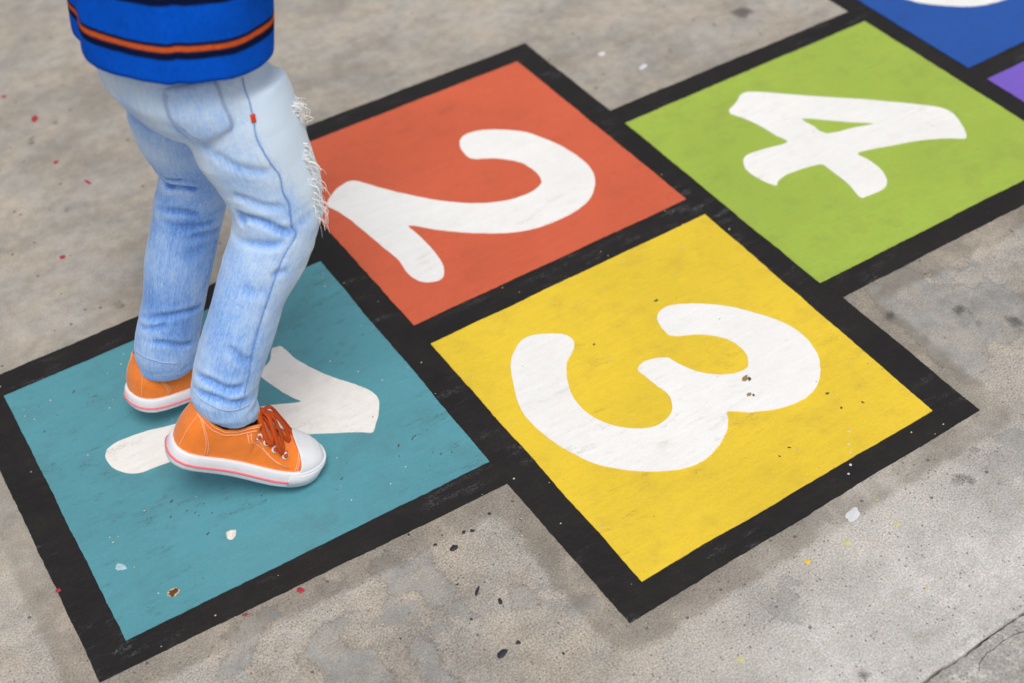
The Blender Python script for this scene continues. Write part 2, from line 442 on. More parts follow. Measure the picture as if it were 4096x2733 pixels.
def concrete_mat(pale_all=0.0):
    t = NT('concrete_pale' if pale_all else 'concrete')
    big = t.noise(2.2, 5, 0.55)
    mid = t.noise(13, 7, 0.62)
    m2 = t.noise(45, 6, 0.65)
    grit = t.noise(430, 4, 0.7)
    grit2 = t.noise(900, 2, 0.6)
    sx = t.n('ShaderNodeSeparateXYZ'); t.l(t.co, sx.inputs[0])
    # coarse exposed sand on the near side of the court, trowelled smoother beyond it
    near = t.step(t.math('ADD', sx.outputs[1], t.math('MULTIPLY', big, 0.3)), -0.10, 0.25, 1.0, 0.0)
    warm, grey = lin(178, 168, 155), lin(172, 167, 160)
    c = t.mix(t.step(mid, 0.35, 0.65), warm, grey)
    c = t.scale_col(c, t.step(big, 0.3, 0.7, 0.90, 1.08))
    c = t.scale_col(c, t.step(m2, 0.28, 0.72, 0.86, 1.10))
    mot = t.noise(1.0, 8, 0.66, t.mapping((6.0, 8.5, 5), (0, 0, 0.3), loc=(1.7, 0.4, 0)))
    c = t.scale_col(c, t.step(mot, 0.32, 0.68, 0.82, 1.07))
    c = t.mix(t.math('MULTIPLY', t.step(mot, 0.48, 0.34), 0.22), c, lin(132, 123, 111))
    gritA = t.math('MULTIPLY_ADD', near, 0.25, 0.17)
    gm = t.math('MULTIPLY', t.step(grit, 0.3, 0.7, -1.0, 1.0), gritA)
    gm = t.math('MULTIPLY_ADD', t.step(grit2, 0.3, 0.7, -0.08, 0.08), 1.0, gm)
    c = t.scale_col(c, t.math('ADD', gm, 1.0))
    # pale leached cement towards the joint
    pa = t.attr('pale').outputs['Fac']
    pm = t.step(t.math('ADD', pa, t.math('MULTIPLY_ADD', mid, 0.22, -0.11)), 0.26, -0.03)
    if pale_all:
        pm = 0.55
    paleb = t.mix(t.step(m2, 0.35, 0.65), lin(212, 209, 206), lin(192, 189, 184))
    paleb = t.scale_col(paleb, t.math('MULTIPLY_ADD', gm, 0.7, 1.0))
    paleb = t.scale_col(paleb, t.step(mot, 0.30, 0.60, 0.80, 1.06))
    c = t.mix(t.math('MULTIPLY', pm, 0.85) if not pale_all else pm, c, paleb)
    # reddish / dark grains of aggregate
    d, vc = t.voro(240)
    sep = t.n('ShaderNodeSeparateColor'); t.l(vc, sep.inputs[0])
    g1 = t.math('LESS_THAN', d, t.step(sep.outputs[0], 0.72, 1.0, 0.0, 0.30))
    gc = t.mix(sep.outputs[1], lin(96, 80, 70), lin(70, 66, 64))
    c = t.mix(t.math('MULTIPLY', g1, t.math('MULTIPLY_ADD', near, 0.62, 0.06)), c, gc)
    d3, vc3 = t.voro(55)
    sep3 = t.n('ShaderNodeSeparateColor'); t.l(vc3, sep3.inputs[0])
    g3 = t.math('LESS_THAN', t.math('ADD', d3, t.math('MULTIPLY_ADD', grit, 0.1, -0.05)), t.step(sep3.outputs[2], 0.90, 1.0, 0.0, 0.12))
    c = t.mix(t.math('MULTIPLY', g3, 0.7), c, lin(62, 60, 60))
    # smooth grey cement skin left in patches
    pt = t.attr('patch').outputs['Fac']
    edge = t.math('ADD', t.math('MULTIPLY_ADD', t.noise(28, 7, 0.68), 0.060, -0.030), t.math('MULTIPLY_ADD', t.noise(150, 5, 0.65), 0.012, -0.006))
    ps = t.math('ADD', pt, edge)
    # a few more scattered skins from noise
    ex = t.step(t.noise(6.5, 6, 0.6, t.mapping(loc=(2.3, 5.1, 0))), 0.68, 0.48, -0.03, 0.09)
    ex = t.math('ADD', ex, edge)
    exn = t.math('ADD', ex, t.math('MULTIPLY_ADD', near, -0.2, 0.2))
    ps = t.math('MINIMUM', ps, exn)
    pmask = t.step(ps, 0.0025, -0.0015)
    if pale_all: pmask = t.step(exn, 0.0025, -0.0015)
    skin = t.mix(t.step(mid, 0.35, 0.65), lin(154, 153, 150), lin(140, 140, 139))
    skin = t.scale_col(skin, t.math('MULTIPLY_ADD', gm, 0.35, 1.0))
    skin = t.scale_col(skin, t.step(m2, 0.3, 0.7, 0.86, 1.12))
    skin = t.mix(t.step(mot, 0.44, 0.70, 0.0, 0.7), skin, lin(166, 163, 158))
    frag = t.step(t.math('ADD', t.noise(30, 7, 0.7, t.mapping(loc=(4, 4, 0))), t.math('MULTIPLY', grit, 0.2)), 0.44, 0.68, 1.0, 0.45)
    c = t.mix(t.math('MULTIPLY', t.math('MULTIPLY', pmask, frag), t.math('MULTIPLY_ADD', pm, -0.55, 1.0)), c, skin)
    rim = t.math('MULTIPLY', t.step(ps, 0.006, 0.0005), t.math('SUBTRACT', 1.0, pmask))
    c = t.scale_col(c, t.math('MULTIPLY_ADD', rim, -0.26, 1.0))
    # residue band along the painted lines
    bd = t.attr('band').outputs['Fac']
    bw = t.math('ADD', bd, t.math('MULTIPLY_ADD', t.noise(24, 7, 0.7), 0.036, -0.016))
    bm_ = t.step(bw, 0.042, 0.030)
    bm_ = t.math('MULTIPLY', bm_, t.step(sx.outputs[1], 0.15, -0.2, 0.25, 1.0))
    bm_ = t.math('MULTIPLY', bm_, t.step(t.math('ADD', mid, t.math('MULTIPLY_ADD', grit, 0.25, -0.12)), 0.30, 0.58, 0.15 if not pale_all else 0.0, 0.95 if not pale_all else 0.0))
    c = t.mix(bm_, c, t.scale_col(c, 0.74))
    c = t.mix(t.math('MULTIPLY', bm_, 0.30), c, lin(134, 120, 100))
    # dark soot blots
    so = t.math('MULTIPLY', t.step(t.noise(9, 5, 0.6, t.mapping(loc=(9, 4, 1))), 0.62, 0.76), t.step(grit, 0.35, 0.6))
    c = t.mix(t.math('MULTIPLY', so, 0.45), c, lin(84, 80, 76))
    if not pale_all:
        sd = t.math('ADD', t.attr('soot').outputs['Fac'], t.math('MULTIPLY_ADD', m2, 0.030, -0.013))
        sd = t.math('ADD', sd, t.math('MULTIPLY_ADD', grit, 0.010, -0.004))
        c = t.mix(t.math('MULTIPLY', t.step(sd, 0.004, -0.007), 0.75), c, lin(80, 77, 74))
    h = t.math('ADD', t.math('MULTIPLY', grit, t.math('MULTIPLY_ADD', near, 0.8, 0.35)), t.math('MULTIPLY', pmask, 0.9))
    h = t.math('ADD', h, t.math('MULTIPLY', m2, 0.6))
    h = t.math('SUBTRACT', h, t.math('MULTIPLY', g3, 0.5))
    nb = t.bump(h, 0.45, 0.0013)
    return t.out(c, t.step(pmask, 0, 1, 0.88, 0.72), nb, 0.25)


M_CONC = concrete_mat()
M_CONC2 = concrete_mat(1.0)

JOINT = [(0.30, -0.742), (0.45, -0.7405), (0.58, -0.741), (0.659, -0.7392), (0.676, -0.7395), (0.688, -0.7385), (0.704, -0.7393), (0.722, -0.7402), (0.738, -0.7390),
         (0.757, -0.7372), (0.778, -0.7370), (0.788, -0.7352), (0.812, -0.7362), (0.9, -0.737), (1.1, -0.739), (1.4, -0.736)]
HAIR = [(0.86, -0.7370), (0.82, -0.752), (0.792, -0.755), (0.781, -0.751), (0.767, -0.7512), (0.755, -0.753), (0.742, -0.752), (0.727, -0.757), (0.719, -0.763)]


def poly_interp(pts, x):
    for (x0, y0), (x1, y1) in zip(pts[:-1], pts[1:]):
        if min(x0, x1) <= x <= max(x0, x1):
            return y0 + (y1 - y0) * (x - x0) / (x1 - x0 + 1e-9)
    return pts[0][1] if x < pts[0][0] else pts[-1][1]


def crack_line(pts, step=0.003, a=0.0010):
    out = []
    for (x0, y0), (x1, y1) in zip(pts[:-1], pts[1:]):
        n = max(1, int(math.hypot(x1 - x0, y1 - y0) / step))
        for k in range(n):
            x, y = x0 + (x1 - x0) * k / n, y0 + (y1 - y0) * k / n
            w = wob(x, y, a, 60) + wob(x, y, a, 210)
            out.append(Vector((x + w.x * 0.4, y + w.y, 0)))
    out.append(Vector((*pts[-1], 0)))
    return out


def build_ground():
    me = ground_sheet()
    bm = bmesh.new(); bm.from_mesh(me)
    # the sheet ends along the joint; a second slab carries on beyond it
    far = [f for f in bm.faces if f.calc_center_median().y < -0.7455]
    bmesh.ops.delete(bm, geom=far, context='FACES')
    yb = min(v.co.y for v in bm.verts)
    edge = [v for v in bm.verts if v.co.y < yb + 1e-5]
    for v in edge:
        x = v.co.x
        v.co.y = poly_interp(JOINT, x) + wob(x, 0, 0.0012, 70).y + wob(x, 0, 0.0010, 240).y
        v.co.z = -0.0007
    row2 = sorted({round(v.co.y, 5) for v in bm.verts if v not in set(edge)})[:1]
    es = [e for e in bm.edges if e.is_boundary and all(v in set(edge) for v in e.verts)]
    r = bmesh.ops.extrude_edge_only(bm, edges=es)
    for v in r['geom']:
        if isinstance(v, bmesh.types.BMVert):
            v.co.z = -0.012
    me2 = bpy.data.meshes.new('pavement'); bm.to_mesh(me2); bm.free()
    bpy.data.meshes.remove(me)
    o = obj('pavement', me2, M_CONC, kind='structure', label='grey concrete pavement with worn sandy patches around the painted court')
    # slab beyond the joint, split by a hairline crack
    J = [(x, y) for x, y in JOINT]
    jl = crack_line([(-60, -0.742)] + J + [(60, -0.737)], 0.003) if False else None
    xs = np.arange(0.30, 1.40, 0.0025)
    top = [Vector((x, poly_interp(JOINT, x) + wob(x, 0, 0.0012, 70).y + wob(x, 0, 0.0010, 240).y - 0.0030 - 0.0020 * abs(noise.noise(Vector((x * 55, 1, 2)))), -0.001)) for x in xs]
    loop = [Vector((-60, -0.75, -0.001)), Vector((-60, -60, -0.001)), Vector((60, -60, -0.001)), Vector((60, -0.75, -0.001))] + top[::-1]
    s = obj('pavement_slab', sheet1('pavement_slab', [Vector((v.x, v.y, 0)) for v in loop][::-1], -0.0008, -0.014), M_CONC2, kind='structure', label='paler concrete slab beyond the joint at the near edge')
    # dark bed below the joint
    b = bmesh.new()
    vs = [b.verts.new(p) for p in ((-60, -0.9, -0.012), (60, -0.9, -0.012), (60, -0.6, -0.012), (-60, -0.6, -0.012))]
    b.faces.new(vs)
    obj('joint_bed', bm_mesh('joint_bed', b), flat_mat('dirt', lin(38, 36, 34), 0.95), kind='structure')
    # hairline crack: a shallow ragged strip of dirt lodged in the slab
    cl = crack_line(HAIR, 0.002, 0.0008)
    L, R = [], []
    for i, p in enumerate(cl):
        d = cl[min(i + 1, len(cl) - 1)] - cl[max(i - 1, 0)]
        nrm = Vector((-d.y, d.x, 0)).normalized()
        w = 0.0002 + 0.0006 * abs(noise.noise(Vector((p.x * 40, p.y * 40, 0))))
        L.append(p + nrm * w); R.append(p - nrm * w)
    obj('hairline_crack', sheet1('hairline_crack', L + R[::-1], -0.0004, -0.0012), flat_mat('crack_dirt', lin(92, 88, 84), 0.95), kind='structure')
    return o


build_ground()

# ------------------------------------------------------------------ painted hopscotch
Z1, Z2, Z3 = 0.0008, 0.0016, 0.0024
M_BLACK = paint_mat('black_paint', lin(24, 20, 18), 0.2, lin(80, 76, 72), 0.25, 0.0, 1.0, 0.62, 0.5, 0.15, 0.12)
outline = obj('hopscotch_outline', sheet1('hopscotch_outline', rough_edge(OUTLINE, 0.004, 0.0016, 0.0008), Z1, 0.0), M_BLACK,
              label='broad black painted outline around all the coloured hopscotch squares', cat='painted outline')
M_WHITE = paint_mat('white_paint', lin(244, 243, 240), 0.40, lin(150, 142, 128), 0.0, 0.4, 4.0, 0.5, 0.9, 0.03, 0.12)
M_WHITE1 = paint_mat('worn_white_paint', lin(240, 236, 230), 0.55, lin(140, 130, 112), 0.0, 0.4, 9.0, 0.5, 0.9, 0.04, 0.30)

SQ = [
 ('teal', [(.0001, .2248), (.4529, .2162), (.4543, -.2314), (-.0052, -.2207)], lin(88, 153, 165), 0.6, lin(72, 78, 72), [ONE], M_WHITE1,
  'teal hopscotch square with white number 1 under the orange sneakers'),
 ('red', [(.490, .478), (.935, .4656), (.9401, .0247), (.4958, .0273)], lin(213, 99, 67), 0.3, lin(110, 66, 50), [TWO], M_WHITE,
  'orange red hopscotch square with white number 2'),
 ('yellow', [(.4966, -.016), (.9413, -.0177), (.9341, -.4719), (.5009, -.4767)], lin(234, 201, 54), 0.5, lin(150, 120, 60), [THREE], M_WHITE,
  'yellow hopscotch square with white number 3'),
 ('green', [(.9761, .2249), (1.4478, .2175), (1.4472, -.2235), (.9757, -.2203)], lin(163, 187, 74), 0.35, lin(112, 112, 62), [FOUR, FOUR_HOLE], M_WHITE,
  'lime green hopscotch square with white number 4'),
 ('blue', [(1.4824, .473), (1.930, .473), (1.930, .0219), (1.4824, .0219)], lin(30, 82, 164), 0.3, lin(60, 66, 84), [FIVE], M_WHITE,
  'dark blue hopscotch square with a rounded white stroke at the far edge'),
 ('purple', [(1.4836, -.016), (1.930, -.016), (1.930, -.473), (1.4836, -.473)], lin(122, 93, 198), 0.3, lin(80, 66, 100), None, None,
  'purple hopscotch square showing only its corner beside the blue one'),
]
squares = {}
for i, (nm, quad, col, scf, sccol, num, nmat, label) in enumerate(SQ):
    m = paint_mat(nm + '_paint', col, scf, sccol, 0.0, 0.55 + 0.1 * i, 2.3 * i + 0.7, 0.45, 1.0, 0.06, 0.30 if nm in ('teal', 'yellow', 'green') else 0.18)
    q = obj('hopscotch_square', sheet1('hopscotch_square', rough_edge(quad, 0.004, 0.0014, 0.0007), Z2, 0.0003), m, label=label, cat='hopscotch square', group='painted hopscotch squares')
    squares[nm] = q
    if num:
        loops = [smooth_edge(num[0])] + [smooth_edge(h, 2) for h in num[1:]]
        # skirts need each loop's own offset, so a hole is added through the same call
        obj('painted_number', sheet('painted_number', loops, Z3, 0.0008), nmat, q)

# ------------------------------------------------------------------ the child
BASE = Vector((0.24, -0.01, 0.0))
RLEG = [(0.3057, -0.05, 0.4997, 0.0543), (0.3059, -0.056, 0.4713, 0.0566), (0.3089, -0.062, 0.441, 0.056), (0.3153, -0.067, 0.4077, 0.0521), (0.3189, -0.071, 0.3798, 0.05), (0.3157, -0.075, 0.3486, 0.0472), (0.3042, -0.078, 0.3232, 0.0438), (0.2868, -0.081, 0.3002, 0.0422), (0.261, -0.084, 0.2654, 0.0388), (0.2398, -0.087, 0.2271, 0.0394), (0.2153, -0.09, 0.1826, 0.0368), (0.2017, -0.092, 0.1504, 0.0365), (0.203, -0.093, 0.135, 0.0355)]
LLEG = [(0.2792, 0.045, 0.442, 0.0584), (0.2785, 0.05, 0.3996, 0.0552), (0.2792, 0.054, 0.3615, 0.0464), (0.2792, 0.056, 0.3397, 0.0381), (0.2716, 0.058, 0.3285, 0.0387), (0.2656, 0.06, 0.3121, 0.0392), (0.2541, 0.061, 0.2821, 0.0392), (0.2308, 0.062, 0.2275, 0.0387), (0.2086, 0.063, 0.1697, 0.0361), (0.1906, 0.064, 0.1214, 0.0369), (0.1862, 0.065, 0.103, 0.0372), (0.1838, 0.0655, 0.0905, 0.0345)]
T_AX = Vector((0.17, 0.06, 1.0)).normalized()          # the trunk leans forward and to the left
HEM = Vector((0.278, 0.0, 0.545))


def ell(c, t, ra, rb, n=40, pw=2.0, e1=Vector((0, 1, 0))):
    """Ring round c, perpendicular to t: ra across (along y), rb front to back."""
    t = Vector(t).normalized()
    e1 = (e1 - t * e1.dot(t)).normalized()
    e2 = e1.cross(t).normalized()                       # forward
    out = []
    for k in range(n):
        a = 2 * math.pi * k / n
        ca, sa = math.cos(a), math.sin(a)
        ca = math.copysign(abs(ca) ** (2 / pw), ca); sa = math.copysign(abs(sa) ** (2 / pw), sa)
        out.append(Vector(c) + e1 * (ra * ca) + e2 * (rb * sa))
    return out


def leg_rings(L, lat, end_t, foot):
    P = [Vector(p[:3]) for p in L]
    rings = []
    for i, p in enumerate(P):
        t = (P[max(i - 1, 0)] - P[min(i + 1, len(P) - 1)]).normalized()
        k = i / (len(P) - 1)
        if k > 0.7:
            t = t.lerp(Vector(end_t).normalized(), (k - 0.7) / 0.3 * 0.8).normalized()
        r = L[i][3]
        la = lat(k)
        rb = r * math.sqrt(max(0.2, (1 - (0.53 * la) ** 2))) / 0.845
        rings.append(ell(p, t, r * la, rb))
    t = Vector(end_t).normalized()
    rings.append(ell(P[-1] - t * 0.014 + Vector(foot), t, 0.027, 0.035))
    return rings


def remeshed(bm, voxel, smooth=3):
    me = bm_mesh('tmp', bm)
    o = bpy.data.objects.new('tmp', me)
    COL.objects.link(o)
    md = o.modifiers.new('r', 'REMESH'); md.mode = 'VOXEL'; md.voxel_size = voxel
    sm = o.modifiers.new('s', 'SMOOTH'); sm.iterations = smooth; sm.factor = 0.5
    dg = bpy.context.evaluated_depsgraph_get()
    out = bpy.data.meshes.new_from_object(o.evaluated_get(dg))
    bpy.data.objects.remove(o)
    bpy.data.meshes.remove(me)
    return out


def np_verts(me):
    a = np.empty(len(me.vertices) * 3, np.float32); me.vertices.foreach_get('co', a)
    return a.reshape(-1, 3).astype(float)


def np_normals(me):
    a = np.empty(len(me.vertices) * 3, np.float32); me.vertex_normals.foreach_get('vector', a)
    return a.reshape(-1, 3).astype(float)


def set_verts(me, co):
    me.vertices.foreach_set('co', co.astype(np.float32).ravel()); me.update()


def polydist(co, pts):
    """Distance of every vertex to a polyline, and the position along it (0..1)."""
    d = np.full(len(co), 1e9); s = np.zeros(len(co))
    P = np.array(pts, float); n = len(P) - 1
    for i in range(n):
        e = P[i + 1] - P[i]
        t = np.clip(((co - P[i]) @ e) / (e @ e + 1e-12), 0, 1)
        q = np.linalg.norm(co - P[i] - t[:, None] * e, axis=1)
        m = q < d
        d = np.where(m, q, d); s = np.where(m, (i + t) / n, s)
    return d, s


def jeans_base():
    bm = bmesh.new()
    rr = leg_rings(RLEG, lambda k: 0.82 + 0.12 * min(1, k * 1.6), (0.45, 0, 1), (0.006, 0.0, 0))
    loft(bm, rr)
    ll = leg_rings(LLEG, lambda k: 0.92, (0.22, 0, 1), (-0.002, 0.002, 0))
    loft(bm, ll)
    pel = [((.292, -.004, .437), .050, .045), ((.290, -.004, .452), .080, .068), ((.287, -.002, .470), .095, .078), ((.281, .003, .494), .100, .083),
           ((.279, .010, .525), .099, .083), ((.281, .020, .56), .095, .079), ((.284, .030, .60), .092, .076)]
    loft(bm, [ell(c, T_AX, a, b) for c, a, b in pel])
    return remeshed(bm, 0.0032, 8)


FOLDS = [
 ([[0.2325, 0.0517, 0.3469], [0.2433, 0.0273, 0.3476], [0.2633, 0.0164, 0.3397]], 0.008, 0.0065),
 ([[0.2347, 0.0333, 0.3632], [0.2498, 0.015, 0.3647]], 0.0045, 0.004),
 ([[0.222, 0.0634, 0.3119], [0.2382, 0.0326, 0.3175], [0.2615, 0.0215, 0.3065]], 0.0028, 0.005),
 ([[0.2194, 0.0513, 0.3028], [0.2391, 0.0286, 0.2968], [0.2659, 0.0218, 0.2912], [0.2837, 0.0268, 0.2874]], 0.0018, 0.005),
 ([[0.2418, 0.0254, 0.2813], [0.2629, 0.0229, 0.276], [0.2837, 0.0328, 0.2702]], 0.0026, 0.006),
 ([[0.1696, 0.0776, 0.1656], [0.1835, 0.0394, 0.1797], [0.2106, 0.0277, 0.1796], [0.241, 0.035, 0.1715]], 0.0034, 0.006),
 ([[0.1633, 0.0667, 0.1584], [0.1766, 0.0408, 0.166], [0.1907, 0.0328, 0.1715]], 0.0028, 0.005),
 ([[0.1565, 0.0689, 0.1415], [0.1771, 0.0345, 0.1466], [0.1998, 0.0285, 0.133], [0.2156, 0.0335, 0.1251]], 0.003, 0.005),
 ([[0.2494, -0.0914, 0.4649], [0.2656, -0.1084, 0.4483], [0.2904, -0.1166, 0.4354], [0.3128, -0.1186, 0.4286]], 0.0022, 0.007),
 ([[0.2568, -0.0973, 0.4048], [0.27, -0.1067, 0.4004], [0.2924, -0.1156, 0.3904], [0.3162, -0.119, 0.3818]], 0.0026, 0.006),
 ([[0.2623, -0.0937, 0.3788], [0.2779, -0.1091, 0.3751], [0.2938, -0.1174, 0.3655], [0.3139, -0.1202, 0.3473]], 0.0048, 0.0062),
 ([[0.2616, -0.0952, 0.3836], [0.2642, -0.0941, 0.3717], [0.2667, -0.0983, 0.367]], 0.005, 0.006),
 ([[0.2586, -0.0731, 0.3442], [0.2705, -0.1049, 0.348], [0.2897, -0.1169, 0.3439], [0.3046, -0.1203, 0.3434]], 0.0022, 0.007),
 ([[0.1784, -0.0819, 0.1965], [0.1869, -0.1105, 0.1979], [0.2019, -0.1223, 0.1862], [0.221, -0.1245, 0.1814]], 0.0046, 0.0065),
 ([[0.173, -0.0812, 0.1789], [0.1822, -0.112, 0.1803], [0.2006, -0.1253, 0.1692], [0.2229, -0.1213, 0.1596]], 0.0032, 0.005),
 ([[0.214, -0.1137, 0.2409], [0.2243, -0.1233, 0.2218], [0.2348, -0.1243, 0.2106]], 0.0024, 0.007),
 ([[0.2486, -0.1087, 0.3043], [0.2572, -0.118, 0.2952], [0.2735, -0.1223, 0.2941]], 0.0014, 0.008),
 ([[0.2332, -0.0739, 0.5001], [0.2432, -0.079, 0.4738], [0.2535, -0.0963, 0.4622]], 0.0014, 0.008),
 ([[0.2775, -0.1214, 0.3117], [0.2878, -0.1228, 0.3108], [0.301, -0.1216, 0.3084]], 0.0024, 0.006),
 ([[0.3094, -0.083, 0.5268], [0.3054, -0.1022, 0.4925], [0.3024, -0.1107, 0.472], [0.3087, -0.118, 0.4421], [0.3152, -0.1184, 0.4225], [0.3143, -0.1188, 0.4035], [0.3175, -0.1189, 0.3845], [0.3146, -0.1197, 0.3618], [0.3166, -0.1199, 0.3471], [0.2998, -0.1216, 0.3314], [0.2864, -0.1226, 0.3124], [0.2723, -0.1225, 0.288], [0.2543, -0.123, 0.2563], [0.2375, -0.1247, 0.224], [0.2242, -0.1241, 0.1867], [0.2067, -0.1259, 0.1556]], 0.0014, 0.0028),
]



def leg_coords(co):
    """For each vertex: along the leg (metres), offset across, and which leg (+1 left, -1 right)."""
    RP = np.array([p[:3] for p in RLEG]); LP = np.array([p[:3] for p in LLEG])
    dr, sr = polydist(co, RP); dl, sl = polydist(co, LP)
    right = dr < dl
    return dr, sr, dl, sl, right


def vnoise(co, scale, seed=0.0):
    return np.array([noise.noise(Vector((c[0] * scale[0] + seed, c[1] * scale[1], c[2] * scale[2]))) for c in co])


def denim_mat():
    t = NT('washed_denim')
    dp = t.attr('weave').outputs['Vector']
    fade_shade = t.attr('fade_shade').outputs['Fac']
    twill = t.noise(1.0, 3, 0.7, t.mapping((900, 900, 260), vec=dp))
    streak = t.noise(1.0, 5, 0.65, t.mapping((420, 420, 40), vec=dp))
    blot = t.noise(28, 5, 0.6)
    f = t.math('ADD', fade_shade, t.step(blot, 0.3, 0.7, -0.09, 0.09))
    f = t.math('ADD', f, t.step(streak, 0.3, 0.7, -0.10, 0.10))
    f = t.math('ADD', f, t.step(twill, 0.3, 0.7, -0.15, 0.15))
    r = t.n('ShaderNodeValToRGB'); t.l(f, r.inputs[0])
    cr = r.color_ramp
    cr.elements[0].position = 0.0; cr.elements[0].color = lin(92, 136, 208)
    cr.elements[1].position = 1.0; cr.elements[1].color = lin(214, 232, 250)
    for ps, col in ((0.28, lin(124, 172, 242)), (0.52, lin(162, 199, 250)), (0.76, lin(190, 217, 252))):
        e = cr.elements.new(ps); e.color = col
    h = t.math('ADD', t.math('MULTIPLY', twill, 0.6), t.math('MULTIPLY', streak, 0.6))
    h = t.math('ADD', h, t.noise(160, 4, 0.6))
    return t.out(r.outputs[0], 0.9, t.bump(h, 0.35, 0.0012), 0.15, None, 0.25)


M_DENIM = denim_mat()
M_STITCH_D = flat_mat('denim_stitch', lin(178, 196, 224), 0.9, 0.2)
M_SEAM_D = flat_mat('denim_seam', lin(132, 166, 220), 0.9, 0.2, 0.2, 300)

person = None


def part(name, me, mat, parent, label=None):
    if parent is person:
        me.transform(Matrix.Translation(-BASE))
    return obj(name, me, mat, parent, label)


# ---- body under the clothes
def make_body():
    v, e, r = [], [], []

    def add(p, rad, par=None):
        v.append(Vector(p)); r.append(rad if isinstance(rad, tuple) else (rad, rad))
        if par is not None: e.append((par, len(v) - 1))
        return len(v) - 1
    root = add((.283, .0, .47), .070)
    w = add(HEM + T_AX * .06, .070, root)
    ch = add(HEM + T_AX * .16, .078, w)
    sh = add(HEM + T_AX * .235, .060, ch)
    nk = add(HEM + T_AX * .285, .030, sh)
    nk2 = add(HEM + T_AX * .315, .030, nk)
    h0 = HEM + T_AX * .36
    a = add(h0 + Vector((.012, 0, 0)), .058, nk2)
    b = add(h0 + Vector((.006, 0.006, .06)), .074, a)
    add(h0 + Vector((.0, 0.012, .115)), .050, b)
    for L, s in ((RLEG, -1), (LLEG, 1)):
        par = root
        for i in (1, 3, 5, 7, 9, 10):
            if i < len(L) - 1:
                par = add(L[i][:3], L[i][3] * 0.62, par)
        last = Vector(L[-1][:3])
        par = add(last, .022, par)
        par = add(last + Vector((0.006, 0, -0.022)), .022, par)
    lat = Vector((0, 1, -0.26)).normalized()
    for s in (-1, 1):
        S = HEM + T_AX * .225 + lat * (s * .10)
        par = add(S, .034, sh)
        E = S + Vector((.035, s * .075, -.085)); par = add(E, .025, par)
        Wp = E + Vector((.115, s * .015, .055)); par = add(Wp, .017, par)
        Pm = Wp + Vector((.036, 0, .014)); par = add(Pm, (.020, .013), par)
        for k in range(4):
            f0 = Pm + Vector((.018, 0, .006)) + Vector((0, 1, 0)) * ((k - 1.5) * .0105)
            f1 = f0 + Vector((.020, 0, -.002)); f2 = f1 + Vector((.012, 0, -.012))
            q = add(f0, .0062, par); q = add(f1, .0056, q); add(f2, .0048, q)
        q = add(Wp + Vector((.026, -s * .019, .006)), .0068, par); add(Wp + Vector((.046, -s * .027, .0)), .0056, q)
    me = bpy.data.meshes.new('person')
    me.from_pydata([tuple(p) for p in v], e, [])
    o = bpy.data.objects.new('tmp', me); COL.objects.link(o)
    md = o.modifiers.new('skin', 'SKIN'); md.use_smooth_shade = True
    for i, sv in enumerate(me.skin_vertices[0].data):
        sv.radius = r[i]; sv.use_root = (i == 0)
    sd = o.modifiers.new('sub', 'SUBSURF'); sd.levels = 2; sd.render_levels = 2
    out = bpy.data.meshes.new_from_object(o.evaluated_get(bpy.context.evaluated_depsgraph_get()))
    bpy.data.objects.remove(o)
    out.name = 'person'
    return out, h0


M_SKIN = flat_mat('skin', lin(214, 166, 140), 0.5, 0.4, 0.05, 120)
body_me, HEAD = make_body()
body_me.transform(Matrix.Translation(-BASE))
person = obj('person', body_me, M_SKIN, label='person in striped blue shirt, ripped light jeans and orange sneakers hopping on the teal square', cat='person')
person.location = BASE

# face and hair
bm = bmesh.new()
bmesh.ops.create_uvsphere(bm, u_segments=32, v_segments=20, radius=1.0)
keep = [f for f in bm.faces if (f.calc_center_median().x > 0.42 and f.calc_center_median().z < 0.42) or f.calc_center_median().z < -0.45]
bmesh.ops.delete(bm, geom=keep, context='FACES')
for q in bm.verts:
    k = 1 + 0.05 * noise.noise(q.co * 5)
    q.co = Vector((q.co.x * .086 * k, q.co.y * .082 * k, q.co.z * .088 * k)) + HEAD + Vector((.0, .008, .062))
part('hair', bm_mesh('hair', bm), flat_mat('hair', lin(62, 44, 32), 0.6, 0.4, 0.3, 400, 0, 0.6), person)
for s in (-1, 1):
    bm = bmesh.new()
    bmesh.ops.create_uvsphere(bm, u_segments=12, v_segments=8, radius=.009, matrix=Matrix.Translation(HEAD + Vector((.066, .008 + s * .026, .050))))
    part('eye', bm_mesh('eye', bm), flat_mat('eye', lin(60, 42, 34), 0.2, 0.5), person)
bm = bmesh.new()
bmesh.ops.create_uvsphere(bm, u_segments=12, v_segments=8, radius=.011, matrix=Matrix.Translation(HEAD + Vector((.078, .006, .032))))
part('nose', bm_mesh('nose', bm), M_SKIN, person)
bm = bmesh.new()
tube(bm, [HEAD + Vector((.070 - .5 * abs(y) * .4, .006 + y, .008)) for y in (-.018, -.009, 0, .009, .018)], [.002, .004, .0045, .004, .002], 8)
part('mouth', bm_mesh('mouth', bm), flat_mat('lips', lin(190, 110, 102), 0.4), person)

# ---- jeans
jme = jeans_base()
jme.name = 'jeans'
co = np_verts(jme)
JEANS_BVH0 = BVHTree.FromPolygons([Vector(c) for c in co], [tuple(p.vertices) for p in jme.polygons])


def on_jeans(p, off=0.0, bvh=None):
    loc, nr, _, _ = (bvh or JEANS_BVH0).find_nearest(Vector(p))
    return loc + nr * off, nr


